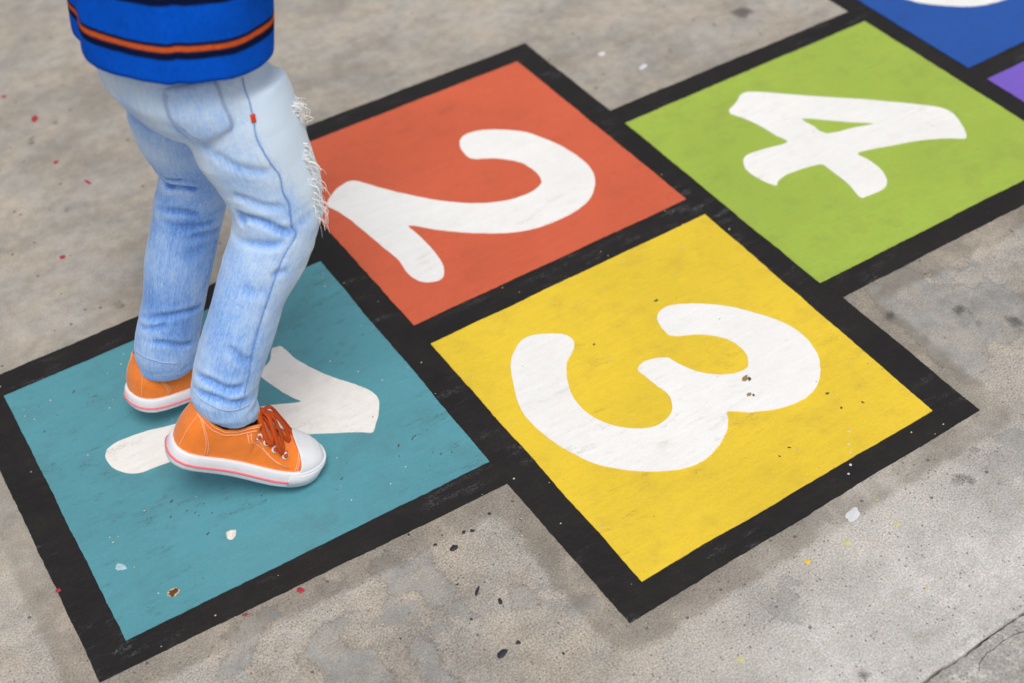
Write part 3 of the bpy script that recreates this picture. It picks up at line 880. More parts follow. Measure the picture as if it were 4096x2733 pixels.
nr = np_normals(jme)
disp = np.zeros(len(co))
for pts, amp, wid in FOLDS:
    P = [on_jeans(q)[0] for q in pts]
    P = catmull(P, 5)
    d, s = polydist(co, P)
    env = np.clip(np.minimum(s, 1 - s) * 5.0, 0, 1)
    env = env * env * (3 - 2 * env)
    x = d / wid
    disp += -amp * (1 - 0.9 * x * x) * np.exp(-x * x) * env
dr, sr, dl, sl, right = leg_coords(co)
sleg = np.where(right, sr, sl)
# gathered cloth: rumples running round the leg, stronger behind the knee and above the hem
rum = vnoise(co, (16, 16, 75), 1.0) + 0.5 * vnoise(co, (30, 30, 140), 5.0)
wgt = np.exp(-((sleg - 0.42) / 0.16) ** 2) * 0.7 + np.exp(-((sleg - 0.97) / 0.12) ** 2) * 1.0 + 0.22
wgt = np.where(co[:, 2] > 0.43, 0.25, wgt)
disp += rum * wgt * 0.0016
disp += vnoise(co, (20, 20, 14), 9.0) * 0.0022
co2 = co + nr * disp[:, None]
set_verts(jme, co2)
# weave coordinates follow the leg; wash: faded thighs and seat, bluer lower legs
P_ = np.where(right[:, None], np.array([np.interp(sr, np.linspace(0, 1, len(RLEG)), [q[k] for q in RLEG]) for k in range(3)]).T,
              np.array([np.interp(sl, np.linspace(0, 1, len(LLEG)), [q[k] for q in LLEG]) for k in range(3)]).T)
weave = np.stack([co[:, 0] - P_[:, 0], co[:, 1] - P_[:, 1], sleg * 0.42], 1)
at = jme.attributes.new('weave', 'FLOAT_VECTOR', 'POINT'); at.data.foreach_set('vector', weave.astype(np.float32).ravel())
fade_shade = np.where(right, 0.60, 0.42)  # left leg bluer: wash plus its shade put into the colour
fade_shade += np.where(right, 0.30 * np.clip((co[:, 2] - 0.33) / 0.12, 0, 1), 0.18 * np.clip((co[:, 2] - 0.30) / 0.12, 0, 1))
fade_shade += np.where(right, 0.22 * np.clip((co[:, 0] - P_[:, 0]) / 0.04, 0, 1), 0)
fade_shade += np.clip(disp / 0.004, -0.5, 0.2) * 0.6  # bluer in the fold grooves, paler on the ridges
fade_shade -= 0.10 * np.clip((sleg - 0.8) / 0.15, 0, 1)
# rips bleach the cloth round them
for q, w in (((.352, -.085, .462), .020), ((.350, -.100, .415), .020), ((.352, -.105, .375), .022)):
    fade_shade += 0.5 * np.exp(-(np.linalg.norm(co - np.array(q), axis=1) / w) ** 2)
at = jme.attributes.new('fade_shade', 'FLOAT', 'POINT'); at.data.foreach_set('value', fade_shade.astype(np.float32))
jme.polygons.foreach_set('use_smooth', [True] * len(jme.polygons))
JBVH = BVHTree.FromPolygons([Vector(c) for c in co2], [tuple(p.vertices) for p in jme.polygons])
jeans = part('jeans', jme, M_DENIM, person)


def jline(pts, off=0.0006, n=10):
    P = catmull([on_jeans(p)[0] for p in pts], n)
    out, nn = [], []
    for p in P:
        q, m = on_jeans(p, off, JBVH)
        out.append(q - BASE); nn.append(m)
    return out, nn


def jseam(name, lines, rad, mat, flat=0.6, label=None):
    bm = bmesh.new()
    for pts in lines:
        P, N = jline(pts)
        tube(bm, P, rad, 6, False, flat, N)
    return obj(name, bm_mesh(name, bm), mat, jeans, label)


# side seam, inseam, hem rows and pocket rows stand a little proud of the cloth
SIDE = [[0.3094, -0.083, 0.5268], [0.3054, -0.1022, 0.4925], [0.3024, -0.1107, 0.472], [0.3087, -0.118, 0.4421], [0.3152, -0.1184, 0.4225], [0.3143, -0.1188, 0.4035], [0.3175, -0.1189, 0.3845], [0.3146, -0.1197, 0.3618], [0.3166, -0.1199, 0.3471], [0.2998, -0.1216, 0.3314], [0.2864, -0.1226, 0.3124], [0.2723, -0.1225, 0.288], [0.2543, -0.123, 0.2563], [0.2375, -0.1247, 0.224], [0.2242, -0.1241, 0.1867], [0.2067, -0.1259, 0.1556]]
jseam('side_seam', [SIDE], .0008, M_SEAM_D, 0.5)
jseam('inseam', [[[0.2747, 0.0315, 0.2556], [0.2562, 0.0286, 0.2235], [0.2444, 0.0282, 0.2027]]], .0014, M_SEAM_D, 0.5)
HEMS = [[[0.1509, 0.0642, 0.1272], [0.1614, 0.0399, 0.1238], [0.1863, 0.0279, 0.1125]], [[0.1714, -0.0881, 0.1781], [0.1771, -0.1109, 0.1728], [0.195, -0.1251, 0.1607], [0.2202, -0.1222, 0.1527]]]
for h_ in HEMS: jseam('hem_stitching', [h_], .0009, M_STITCH_D, 0.6)
POCKET = [[0.2374, -0.074, 0.5348], [0.2565, -0.083, 0.5368], [0.2782, -0.087, 0.535], [0.2802, -0.093, 0.514], [0.2815, -0.0993, 0.4929], [0.2659, -0.0961, 0.4866], [0.2498, -0.0869, 0.4756], [0.2412, -0.0793, 0.4941], [0.2334, -0.0749, 0.5149]]


def back_pocket():
    P = catmull([on_jeans(p)[0] for p in POCKET], 8, True)
    c = sum(P, Vector()) / len(P)
    P = [c + (p - c) * 1.12 for p in P]
    n = on_jeans(c)[1]
    a = (Vector((0, 0, 1)) - n * n.z).normalized(); b = n.cross(a)
    uv = [((p - c).dot(b), (p - c).dot(a)) for p in P]
    pts = [Vector(q) for q in uv]
    k = len(pts)
    us = [q[0] for q in uv]; vs = [q[1] for q in uv]
    inner = []
    gx = np.arange(min(us), max(us), .005); gy = np.arange(min(vs), max(vs), .005)
    X, Y = np.meshgrid(gx, gy)
    d = sdf(X.ravel(), Y.ravel(), uv)
    inner = [Vector((x, y)) for x, y, q in zip(X.ravel(), Y.ravel(), d) if q < -.003]
    out = geometry.delaunay_2d_cdt(pts + inner, [(i, (i + 1) % k) for i in range(k)], [], 1, 1e-6)
    vv = []
    for q in out[0]:
        p, m = on_jeans(c + b * q.x + a * q.y, 0.0014, JBVH)
        vv.append(p - BASE)
    me = mesh('back_pocket', vv, [tuple(f) for f in out[2]])
    nv = len(vv)
    at = me.attributes.new('weave', 'FLOAT_VECTOR', 'POINT'); at.data.foreach_set('vector', np.array([(p.x, p.y, p.z) for p in vv], np.float32).ravel())
    e = sdf(np.array([q.x for q in out[0]]), np.array([q.y for q in out[0]]), uv)
    at = me.attributes.new('fade_shade', 'FLOAT', 'POINT'); at.data.foreach_set('value', (0.70 + 0.12 * np.exp(-(e / .004) ** 2)).astype(np.float32))
    o = obj('back_pocket', me, M_DENIM, jeans)
    sol = o.modifiers.new('cloth', 'SOLIDIFY'); sol.thickness = 0.0013; sol.offset = 0
    bm = bmesh.new()
    for f in (0.955, 0.885):
        Q = [c + (p - c) * f for p in P][:int(len(P))]
        pp, nn = [], []
        for q in Q[len(Q) // 9 * 2:]:
            r, m = on_jeans(q, 0.0026, JBVH); pp.append(r - BASE); nn.append(m)
        tube(bm, pp, .00055, 5, False, 0.7, nn)
    obj('pocket_stitching', bm_mesh('pocket_stitching', bm), M_STITCH_D, o)


back_pocket()
bm = bmesh.new()
P, N = jline([(0.3055, -0.101, 0.4955), (0.3046, -0.1042, 0.4879)], .0012, 4)
tube(bm, P, .0026, 6, False, 0.4, N)
obj('pocket_tab', bm_mesh('pocket_tab', bm), flat_mat('red_tab', lin(226, 66, 34), 0.8, 0.2), jeans)

# frayed threads hanging from the two rips on the front of the thigh and knee
OUT = Vector((.845, -.531, -.06))
rnd = random.Random(11)


def threads(line, count, lmin, lmax, spread):
    bm = bmesh.new()
    L = catmull(line, 12)
    for i in range(count):
        p0 = L[rnd.randrange(len(L))] + Vector((rnd.uniform(-.006, .004), rnd.uniform(-.012, .012), rnd.uniform(-.004, .004)))
        q, m = on_jeans(p0, -.0005, JBVH)
        ln = rnd.uniform(lmin, lmax)
        o = (m * 0.7 + OUT * rnd.uniform(.2, .9)).normalized()
        a = rnd.uniform(.25, 1.0) * spread
        side = Vector((rnd.uniform(-1, 1), rnd.uniform(-1, 1), 0)) * .004
        pts = [q, q + o * a * .7 + Vector((0, 0, -.10 * ln)) + side * .3, q + o * a + Vector((0, 0, -.45 * ln)) + side, q + o * a * rnd.uniform(.5, 1.1) + Vector((0, 0, -ln)) + side * rnd.uniform(-1, 2)]
        pts = [p - BASE for p in catmull(pts, 4)]
        r = rnd.choice((.0003, .0004, .0005, .0007, .0010))
        tube(bm, pts, [r * (1 - .6 * k / len(pts)) for k in range(len(pts))], 4)
    o = obj('frayed_threads', bm_mesh('frayed_threads', bm), flat_mat('cotton_threads', lin(250, 249, 247), 0.95, 0.1, 0.08, 300), jeans)
    o['kind'] = 'stuff'
    return o


threads([[0.3576, -0.0813, 0.4753], [0.3607, -0.0817, 0.4644]], 55, .006, .016, .010)
threads([[0.3527, -0.1003, 0.4311], [0.353, -0.106, 0.3976], [0.3518, -0.1033, 0.3409]], 75, .008, .027, .009)


# ---- shirt
def shirt_mat():
    t = NT('striped_jersey')
    a = t.attr('rise').outputs['Fac']
    w = t.math('ADD', a, t.math('MULTIPLY_ADD', t.noise(60, 3), 0.0016, -0.0008))
    r = t.n('ShaderNodeValToRGB')
    t.l(t.math('MULTIPLY', w, 1 / 0.32), r.inputs[0])
    cr = r.color_ramp; cr.interpolation = 'LINEAR'
    BL, NV, OR, TL = lin(8, 90, 214), lin(15, 26, 62), lin(220, 98, 46), lin(74, 92, 104)
    st = [(0, BL)]
    for b in (0.0255, 0.0790, 0.126, 0.175, 0.222):
        mid = OR if b in (0.0255, 0.126, 0.222) else TL
        st += [(b - .0010, BL), (b, NV), (b + .0068, NV), (b + .0080, mid), (b + .0122, mid), (b + .0134, NV), (b + .0158, NV), (b + .0170, BL)]
    while len(cr.elements) < min(len(st), 32): cr.elements.new(0.5)
    st = st[:32]
    for e, (p, c) in zip(cr.elements, st):
        e.position = p / 0.32; e.color = c
    knit = t.noise(1.0, 2, 0.6, t.mapping((500, 500, 1400)))
    c = t.scale_col(r.outputs[0], t.step(knit, 0.3, 0.7, 0.93, 1.07))
    c = t.scale_col(c, t.step(t.noise(18, 4), 0.3, 0.7, 0.94, 1.06))
    rib = t.noise(1.0, 3, 0.6, t.mapping((700, 700, 160)))
    c = t.scale_col(c, t.step(rib, 0.3, 0.7, 0.86, 1.10))
    return t.out(c, 0.95, t.bump(t.math('ADD', t.math('ADD', knit, rib), t.noise(60, 6, 0.65)), 0.5, 0.0022), 0.05, None, 0.0)


def make_shirt():
    rows, rise = [], []
    N = 120
    prof = [(0.0, .113, .0935), (.004, .1135, .094), (.03, .1145, .0945), (.06, .1155, .095), (.09, .115, .094), (.14, .112, .092), (.18, .108, .088), (.205, .098, .080), (.225, .072, .062), (.238, .042, .042)]
    S = np.concatenate([np.linspace(0, .18, 46), np.linspace(.185, .238, 12)])
    for s in S:
        a = np.interp(s, [q[0] for q in prof], [q[1] for q in prof]); b = np.interp(s, [q[0] for q in prof], [q[2] for q in prof])
        ring = ell(HEM + T_AX * s, T_AX, a, b, N, 2.0)
        c = HEM + T_AX * s
        out = []
        for k, p in enumerate(ring):
            th = 2 * math.pi * k / N
            d = (p - c).normalized()
            low = max(0.0, 1 - s / 0.12)
            w = 0.0035 * noise.noise(Vector((math.cos(th) * 2.2, math.sin(th) * 2.2, s * 7))) + 0.0012 * low * math.sin(th * 5 + 1.2 + s * 9) * (0.5 + 0.5 * noise.noise(Vector((th, s * 5, 1))))
            w += 0.0011 * noise.noise(Vector((math.cos(th) * 6, math.sin(th) * 6, s * 22)))
            # soft vertical crease at the side seam and a drape fold in front of it
            w += 0.0032 * math.exp(-((th - 4.35 - s * 5) / 0.16) ** 2) * (0.4 + s * 6) - 0.0030 * math.exp(-((th - 4.02 - s * 4) / 0.12) ** 2) * (0.3 + s * 6)
            w += 0.0026 * math.exp(-((th - 5.25 + s * 4) / 0.18) ** 2) - 0.0028 * math.exp(-((th - 4.92 + s * 3) / 0.12) ** 2)
            w += -0.0030 * math.exp(-((th - 3.55) / 0.05) ** 2) + 0.0018 * math.exp(-((th - 3.68) / 0.10) ** 2)
            w += 0.002 * math.exp(-((th - 2.35) / 0.10) ** 2) * min(1, s / 0.05)
            dz = -0.0012 * math.sin(th * 3 + 0.5) if s < 0.02 else -0.0012 * math.sin(th * 3 + 0.5) * max(0, 1 - s / 0.1)
            out.append(p + d * w + T_AX * dz)
        rows.append(out); rise.append(s)
    # hem turned under
    inner = []
    for k, p in enumerate(rows[0]):
        d = (p - HEM).normalized()
        inner.append(p - d * 0.0022 + T_AX * 0.0004)
    inner2 = [p + T_AX * 0.02 for p in inner]
    allr = [inner2, inner] + rows
    rs = [0.02, 0.0] + rise
    vs, fs, rv = [], [], []
    for i, rg in enumerate(allr):
        vs += rg; rv += [rs[i]] * N
    for i in range(len(allr) - 1):
        for k in range(N):
            fs.append((i * N + k, i * N + (k + 1) % N, (i + 1) * N + (k + 1) % N, (i + 1) * N + k))
    me = mesh('shirt', vs, fs)
    at = me.attributes.new('rise', 'FLOAT', 'POINT'); at.data.foreach_set('value', np.array(rv, np.float32))
    return me


M_SHIRT = shirt_mat()
shirt = part('shirt', make_shirt(), M_SHIRT, person)
lat = Vector((0, 1, -0.26)).normalized()
for s in (-1, 1):
    bm = bmesh.new()
    S0 = HEM + T_AX * .205 + lat * (s * .070)
    E0 = HEM + T_AX * .215 + lat * (s * .11) + Vector((.02, s * .03, -.045))
    P = [S0.lerp(E0, k / 6) for k in range(7)]
    rg = [ell(p, (E0 - S0), 0.050 - 0.001 * i, 0.050 - 0.001 * i, 24, 2, Vector((1, 0, 0))) for i, p in enumerate(P)]
    loft(bm, rg, False)
    me = bm_mesh('sleeve', bm)
    at = me.attributes.new('rise', 'FLOAT', 'POINT'); at.data.foreach_set('value', np.full(len(me.vertices), 0.02, np.float32))
    me.transform(Matrix.Translation(-BASE))
    obj('sleeve', me, M_SHIRT, shirt)
# overlocked hem line
bm = bmesh.new()
rg = ell(HEM + T_AX * .011, T_AX, .1138, .0942, 120, 2.15)

# ---- sneakers
PX = [0.0, .0008, .003, .008, .016, .028, .044, .062, .080, .096, .112, .128, .144] + [.144 + .046 * math.sin(q * math.pi / 32) for q in range(1, 17)]
PW = [0.0, .0080, .0150, .0215, .0265, .0290, .0295, .0295, .0305, .0325, .0345, .0355, .0355] + [.0355 * math.cos(q * math.pi / 32) ** 0.86 for q in range(1, 16)] + [0.0]
ZS = 0.0235


def Wd(x): return float(np.interp(x, PX, PW))
def cy(x): return 0.006 * math.sin(math.pi * min(1, max(0, x / .19))) - 0.002
def spring(x): return .013 * max(0.0, (x - .125) / .065) ** 1.8
def Ht(x): return float(np.interp(x, [0, .08, .088, .098, .108, .120, .134, .148, .160, .172, .182, .188], [.090, .090, .083, .0740, .0640, .0570, .0515, .0475, .0440, .0400, .0345, .0285]))
def Zc(x): return float(np.interp(x, [0, .012, .03, .046, .062, .078, .088], [.084, .080, .070, .065, .068, .077, .082]))


def up_pt(x, v, s, off=0.0):
    """Point on the canvas upper: v from 0 at the rubber to 1 at collar, eyelet edge or toe ridge; s = +1 / -1 side."""
    W = Wd(x) - 0.0012
    if x < 0.086:
        z = ZS - .004 + (Zc(x) - ZS + .004) * v
        k = (z - ZS) / 0.05
        y = W * (1 - 0.10 * max(0, k) ** 1.5 + 0.06 * math.sin(math.pi * min(1, max(0, k))))
        xx = x + 0.006 * max(0, k) * max(0, 1 - x / 0.03) - 0.003 * math.sin(math.pi * min(1, max(0, k))) * max(0, 1 - x / 0.03)
        p = Vector((xx, s * (y + off), z))
    else:
        gap = float(np.interp(x, [.086, .092, .120, .132, .140], [.024, .0105, .0085, .006, 0.0]))
        H = Ht(x)
        th0 = math.acos(min(1, (gap / max(W, .001)))) if gap < W else 0
        th1 = max(0.05, math.acos(min(1.0, (min(gap, W) / max(W, 1e-4)) ** 1.25)))
        th = th1 * v
        y = W * max(0, math.cos(th)) ** 0.8
        z = ZS - .004 + (H - ZS + .004) * max(0, math.sin(th)) ** 0.8
        p = Vector((x, s * (y + off * max(0.2, math.cos(th))), z + off * math.sin(th)))
    q = noise.noise(Vector((x * 60, v * 2.2, s * 3.0))) * .0011 * min(1, v * 3) * (1.3 if x > .08 else .6)
    p.y += cy(p.x) + s * q
    p.z += spring(p.x) + (q if x > .09 else 0)
    return p


M_CANVAS = None


def canvas_mat():
    t = NT('orange_canvas')
    w = t.noise(1.0, 2, 0.6, t.mapping((1500, 1500, 1500)))
    big = t.noise(30, 4, 0.6)
    c = t.scale_col(lin(255, 138, 46), t.step(w, 0.3, 0.7, 0.90, 1.08))
    c = t.scale_col(c, t.step(big, 0.3, 0.7, 0.93, 1.07))
    return t.out(c, 0.8, t.bump(t.math('ADD', w, t.math('MULTIPLY', t.noise(70, 6, 0.65), 2.5)), 0.45, 0.0014), 0.25, None, 0.2)


def rubber_mat():
    t = NT('white_rubber')
    g = t.noise(60, 6, 0.7)
    c = t.mix(t.math('MULTIPLY', t.step(g, 0.55, 0.75), 0.35), lin(236, 237, 242), lin(186, 184, 182))
    return t.out(c, 0.58, t.bump(t.math('ADD', t.noise(300, 3), t.noise(40, 4)), 0.2, 0.001), 0.3)


M_CANVAS = canvas_mat()
M_RUBBER = rubber_mat()
M_PINK = flat_mat('pink_line', lin(243, 124, 134), 0.5, 0.4, 0.03)
M_LACE = flat_mat('rust_lace', lin(196, 78, 30), 0.85, 0.2, 0.22, 1200, 0, 0.6)
M_STITCH = flat_mat('peach_stitch', lin(255, 186, 140), 0.8, 0.2, 0.1, 900)
M_EYELET = flat_mat('eyelet_enamel', lin(236, 236, 238), 0.3, 0.5, 0.03, 100, 0.0, 0.0)
M_TONGUE = flat_mat('tongue_canvas', lin(226, 128, 30), 0.85, 0.2, 0.12, 900)
M_DARK = flat_mat('shoe_lining', lin(60, 42, 32), 0.9, 0.1)
M_AGLET = flat_mat('aglet', lin(140, 66, 52), 0.4, 0.4)


def perimeter(off, n=70, toe=1.0):
    """Plan outline of the sole, counter-clockwise from the heel along the -y side."""
    xs = [0.095 - 0.095 * math.cos(math.pi * i / n) for i in range(n + 1)]
    out = []
    for x in xs: out.append((x, -1))
    for x in xs[::-1][1:-1]: out.append((x, 1))
    pts = []
    for x, s in out:
        y = s * Wd(x) + cy(x)
        pts.append(Vector((x, y, 0)))
    N = len(pts)
    res = []
    for i in range(N):
        t = pts[(i + 1) % N] - pts[i - 1]
        nrm = Vector((t.y, -t.x, 0))
        nrm = nrm.normalized() if nrm.length > 1e-9 else Vector((0, 0, 0))
        res.append(pts[i] + nrm * off)
    return res


def make_shoe(mirror, mat_world):
    my = Matrix.Scale(-1, 4, (0, 1, 0)) if mirror else Matrix.Identity(4)
    flip = mirror

    def fin(name, bm, mat, parent, smooth=True, label=None):
        me = bm_mesh(name, bm, smooth)
        if flip:
            me.transform(my); me.flip_normals()
        return obj(name, me, mat, parent, label)
    # canvas upper
    xs = np.concatenate([[0.0006], 0.0006 + (0.086 - 0.0006) * (1 - np.cos(np.linspace(0.12, math.pi / 2, 26))), np.linspace(.089, .160, 26)])
    NV = 18
    bm = bmesh.new()
    grid = {}
    for s in (1, -1):
        for i, x in enumerate(xs):
            for j in range(NV + 1):
                grid[s, i, j] = bm.verts.new(up_pt(float(x), j / NV, s))
        for i in range(len(xs) - 1):
            for j in range(NV):
                q = (grid[s, i, j], grid[s, i + 1, j], grid[s, i + 1, j + 1], grid[s, i, j + 1])
                bm.faces.new(q if s < 0 else q[::-1])
    for j in range(NV):
        bm.faces.new((grid[1, 0, j], grid[-1, 0, j], grid[-1, 0, j + 1], grid[1, 0, j + 1])[::-1])
    bmesh.ops.remove_doubles(bm, verts=bm.verts, dist=0.00005)
    shoe = fin('sneaker', bm, M_CANVAS, person)
    sol = shoe.modifiers.new('cloth', 'SOLIDIFY'); sol.thickness = 0.0018; sol.offset = -1
    shoe.matrix_local = Matrix.Translation(-BASE) @ mat_world
    # sole with foxing
    bm = bmesh.new()
    lev = [(-.004, .0), (.0008, .0004), (.0024, .003), (.0032, .009), (.0034, .016), (.0030, .0222), (.0018, .0240), (-.0010, .0240), (-.006, .0225)]
    rings = []
    for off, z in lev:
        ring = []
        for p in perimeter(off):
            zz = z + (0.0055 * max(0, (p.x - .150) / .04) if z > .02 else 0)     # toe bumper stands higher
            ring.append(Vector((p.x, p.y, zz + spring(p.x))))
        rings.append(ring)
    loft(bm, rings)
    fin('sole', bm, M_RUBBER, shoe)
    # thin line round the foxing, stopping short of the toe bumper
    bm = bmesh.new()
    pr = perimeter(.0034)
    n = len(pr)
    idx = [i for i in range(n) if pr[i].x < .148]
    left = [i for i in idx if i > n // 2] + [i for i in idx if i <= n // 2]
    pl = [Vector((pr[i].x, pr[i].y, .0098 + spring(pr[i].x))) for i in left]
    tube(bm, pl, .0016, 6)
    fin('sole_stripe', bm, M_PINK, shoe)
    # ribbed toe bumper
    bm = bmesh.new()
    pb = perimeter(.0036, 260)
    for i, p in enumerate(pb):
        if p.x > .146 and i % 2 == 0:
            z = spring(p.x)
            tube(bm, [p + Vector((0, 0, z + .003)), p + Vector((0, 0, z + .020 + .004 * max(0, (p.x - .15) / .04)))], .00075, 5)
    fin('toe_rib', bm, M_RUBBER, shoe)
    # toe cap
    bm = bmesh.new()
    cx = np.concatenate([np.linspace(.150, .170, 12), .170 + .0192 * np.sin(np.linspace(0.12, math.pi / 2, 12))])
    rows = []
    for x in cx:
        row = []
        for j in range(-16, 17):
            v = 1 - abs(j) / 16
            s = 1 if j >= 0 else -1
            W = Wd(float(x)) + .0005
            th = math.pi / 2 * v
            dx = 0.010 * (math.cos(th) ** 1.6) * max(0, 1 - (x - .150) / .025)         # the edge curves back over the sides
            xx = float(x) + dx - 0.004 * max(0, 1 - (x - .150) / .025)
            W = Wd(xx) + .0006
            y = W * max(0, math.cos(th)) ** 0.75
            z = ZS - .003 + (Ht(xx) + .0016 - ZS + .003) * max(0, math.sin(th)) ** 0.75
            row.append(bm.verts.new((xx, s * y + cy(xx), z + spring(xx))))
        rows.append(row)
    for a, b in zip(rows[:-1], rows[1:]):
        for k in range(len(a) - 1):
            bm.faces.new((a[k], a[k + 1], b[k + 1], b[k]))
    bmesh.ops.remove_doubles(bm, verts=bm.verts, dist=0.00005)
    tc = fin('toe_cap', bm, M_RUBBER, shoe)
    sol = tc.modifiers.new('rubber', 'SOLIDIFY'); sol.thickness = 0.0016; sol.offset = -1
    # tongue
    bm = bmesh.new()
    rows = []
    for i in range(14):
        x = .078 + .066 * i / 13
        w = .017 - .003 * i / 13
        row = []
        for j in range(7):
            y = w * (j - 3) / 3
            z = (Ht(x) if x > .088 else .0885 + (.088 - x) * 0.9) - .0035 - 14 * y * y
            row.append(bm.verts.new((x, y + cy(x), z + spring(x))))
        rows.append(row)
    for a, b in zip(rows[:-1], rows[1:]):
        for k in range(6): bm.faces.new((a[k], a[k + 1], b[k + 1], b[k]))
    tg = fin('tongue', bm, M_TONGUE, shoe)
    sol = tg.modifiers.new('pad', 'SOLIDIFY'); sol.thickness = 0.003; sol.offset = -1
    # insole lining hides the inside
    bm = bmesh.new()
    bm.faces.new([bm.verts.new((p.x, p.y, .026)) for p in perimeter(-.004, 30) if p.x < .15])
    fin('insole', bm, M_DARK, shoe)

    def line(bm, pts, r=.00055):
        P = [up_pt(x, v, s, .0005) for x, v, s in pts]
        tube(bm, P, r, 5)
    bm = bmesh.new()
    for s in (-1, 1):
        for dv in (0.86, 0.95):
            line(bm, [(float(x), dv, s) for x in np.linspace(.002, .084, 30)], .0007)
        # eyestay double row, from the collar down to the foxing
        for o in (0, .0035):
            line(bm, [(.074 + o, .82, s), (.080 + o, .58, s), (.089 + o, .44, s), (.100 + o, .36, s), (.112 + o, .29, s), (.124 + o, .22, s), (.138 + o, .15, s)], .0007)
        for o in (0, .003):
            line(bm, [(.150 + o * .8, v, s) for v in np.linspace(.05, .85, 12)], .0007)
        # heel counter
        for o in (0, .003):
            line(bm, [(.034 + o, .05, s), (.033 + o, .25, s), (.030 + o, .45, s), (.024 + o, .64, s), (.014 + o, .80, s), (.006 + o, .88, s)], .0006)
        line(bm, [(.0042, v, s) for v in np.linspace(.08, .95, 14)], .0005)
    fin('stitching', bm, M_STITCH, shoe)
    # eyelets
    ey = [(.0905, .56), (.1030, .54), (.1165, .53), (.1320, .48)]
    eyes = {}
    for s in (-1, 1):
        for k, (x, v) in enumerate(ey):
            p = up_pt(x, v, s, .0006)
            n = (up_pt(x + .003, v, s) - up_pt(x - .003, v, s)).cross(up_pt(x, v + .08, s) - up_pt(x, v - .08, s)).normalized()
            if n.z < 0: n = -n
            a = n.orthogonal().normalized(); b = n.cross(a)
            bm = bmesh.new()
            tube(bm, [p + (a * math.cos(q) + b * math.sin(q)) * .0033 for q in np.linspace(0, 2 * math.pi, 15)[:-1]], .0015, 6, True, 0.7, [n] * 14)
            fin('eyelet', bm, M_EYELET, shoe)
            eyes[s, k] = (p, n)
    # laces: crossings, then a bow hanging over the outer side
    bm = bmesh.new()
    for k in range(4):
        a, na = eyes[-1, k]; b, nb = eyes[1, k]
        top = (a + b) / 2 + Vector((0.001, 0, .0055))
        tube(bm, catmull([a - na * .001, a + na * .002, top, b + nb * .002, b - nb * .001], 6), .0024, 8, False, 0.45)
        if k < 3:
            c, nc = eyes[1, k + 1]
            tube(bm, catmull([a + na * .0005, (a + c) / 2 + Vector((0, 0, .004)), c + nc * .0005], 6), .0022, 8, False, 0.45)
    K = (eyes[-1, 0][0] + eyes[1, 0][0]) / 2 + Vector((.002, .002, .017))
    bmesh.ops.create_uvsphere(bm, u_segments=10, v_segments=8, radius=.0055, matrix=Matrix.Translation(K))
    lp = lambda pts, r=.0036, fl=0.42: tube(bm, catmull([K + Vector(q) * 1.3 for q in pts], 8), r * 0.92, 8, False, fl)
    lp([(0, 0, 0), (.004, -.010, .003), (.011, -.020, -.006), (.019, -.026, -.017), (.025, -.026, -.023), (.027, -.020, -.021), (.021, -.013, -.011), (.010, -.006, .001), (0, 0, 0)], .0040)
    lp([(0, 0, 0), (-.004, -.008, .002), (-.001, -.017, -.004), (.006, -.024, -.013), (.012, -.024, -.015), (.010, -.015, -.006), (0, 0, 0)], .0036)
    lp([(0, 0, 0), (.012, -.004, -.003), (.025, -.009, -.014), (.034, -.009, -.021), (.036, -.003, -.020), (.028, .001, -.012), (.014, .002, -.002), (0, 0, 0)], .0034)
    lp([(0, 0, 0), (.010, .008, .001), (.024, .010, -.010), (.038, .006, -.020), (.046, .0, -.026)], .0027, 0.6)
    lp([(0, 0, 0), (.012, .012, -.001), (.028, .014, -.012), (.042, .012, -.022), (.049, .009, -.026)], .0025, 0.6)
    fin('lace', bm, M_LACE, shoe)
    bm = bmesh.new()
    tube(bm, [K + Vector((.046, 0, -.026)) * 1.3, K + Vector((.053, -.006, -.0285)) * 1.3], .0014, 8)
    tube(bm, [K + Vector((.049, .009, -.026)) * 1.3, K + Vector((.055, .008, -.0275)) * 1.3], .0014, 8)
    fin('aglet', bm, M_AGLET, shoe)
    return shoe


def shoe_matrix(bx, by, bz, yaw, pitch, roll, k, tall=1.0):
    return (Matrix.Translation((bx, by, bz)) @ Matrix.Rotation(yaw, 4, 'Z') @ Matrix.Rotation(pitch, 4, 'Y') @ Matrix.Rotation(roll, 4, 'X')
            @ Matrix.Scale(k, 4) @ Matrix.Diagonal((1, 1, tall, 1)) @ Matrix.Translation((-.12, 0, 0)))


def grounded(bx, by, yaw, pitch, roll, k, tall=1.0, z=Z3 + .0003):
    m = shoe_matrix(bx, by, 0, yaw, pitch, roll, k, tall)
    lo = min((m @ Vector((p.x, p.y, spring(p.x)))).z for p in perimeter(.002))
    return Matrix.Translation((0, 0, z - lo)) @ m


R_SHOE = grounded(.2150, -.1030, math.radians(-15.4), math.radians(34.0), math.radians(-4.5), 0.955)
L_SHOE = grounded(.2355, .0930, math.radians(13.0), math.radians(15.0), 0, .97, .86)
shoe_r = make_shoe(False, R_SHOE)
shoe_r['label'] = 'orange canvas sneaker nearer the camera with rust laces and white toe cap'
shoe_l = make_shoe(True, L_SHOE)
shoe_l['label'] = 'orange canvas sneaker behind, seen from its heel'

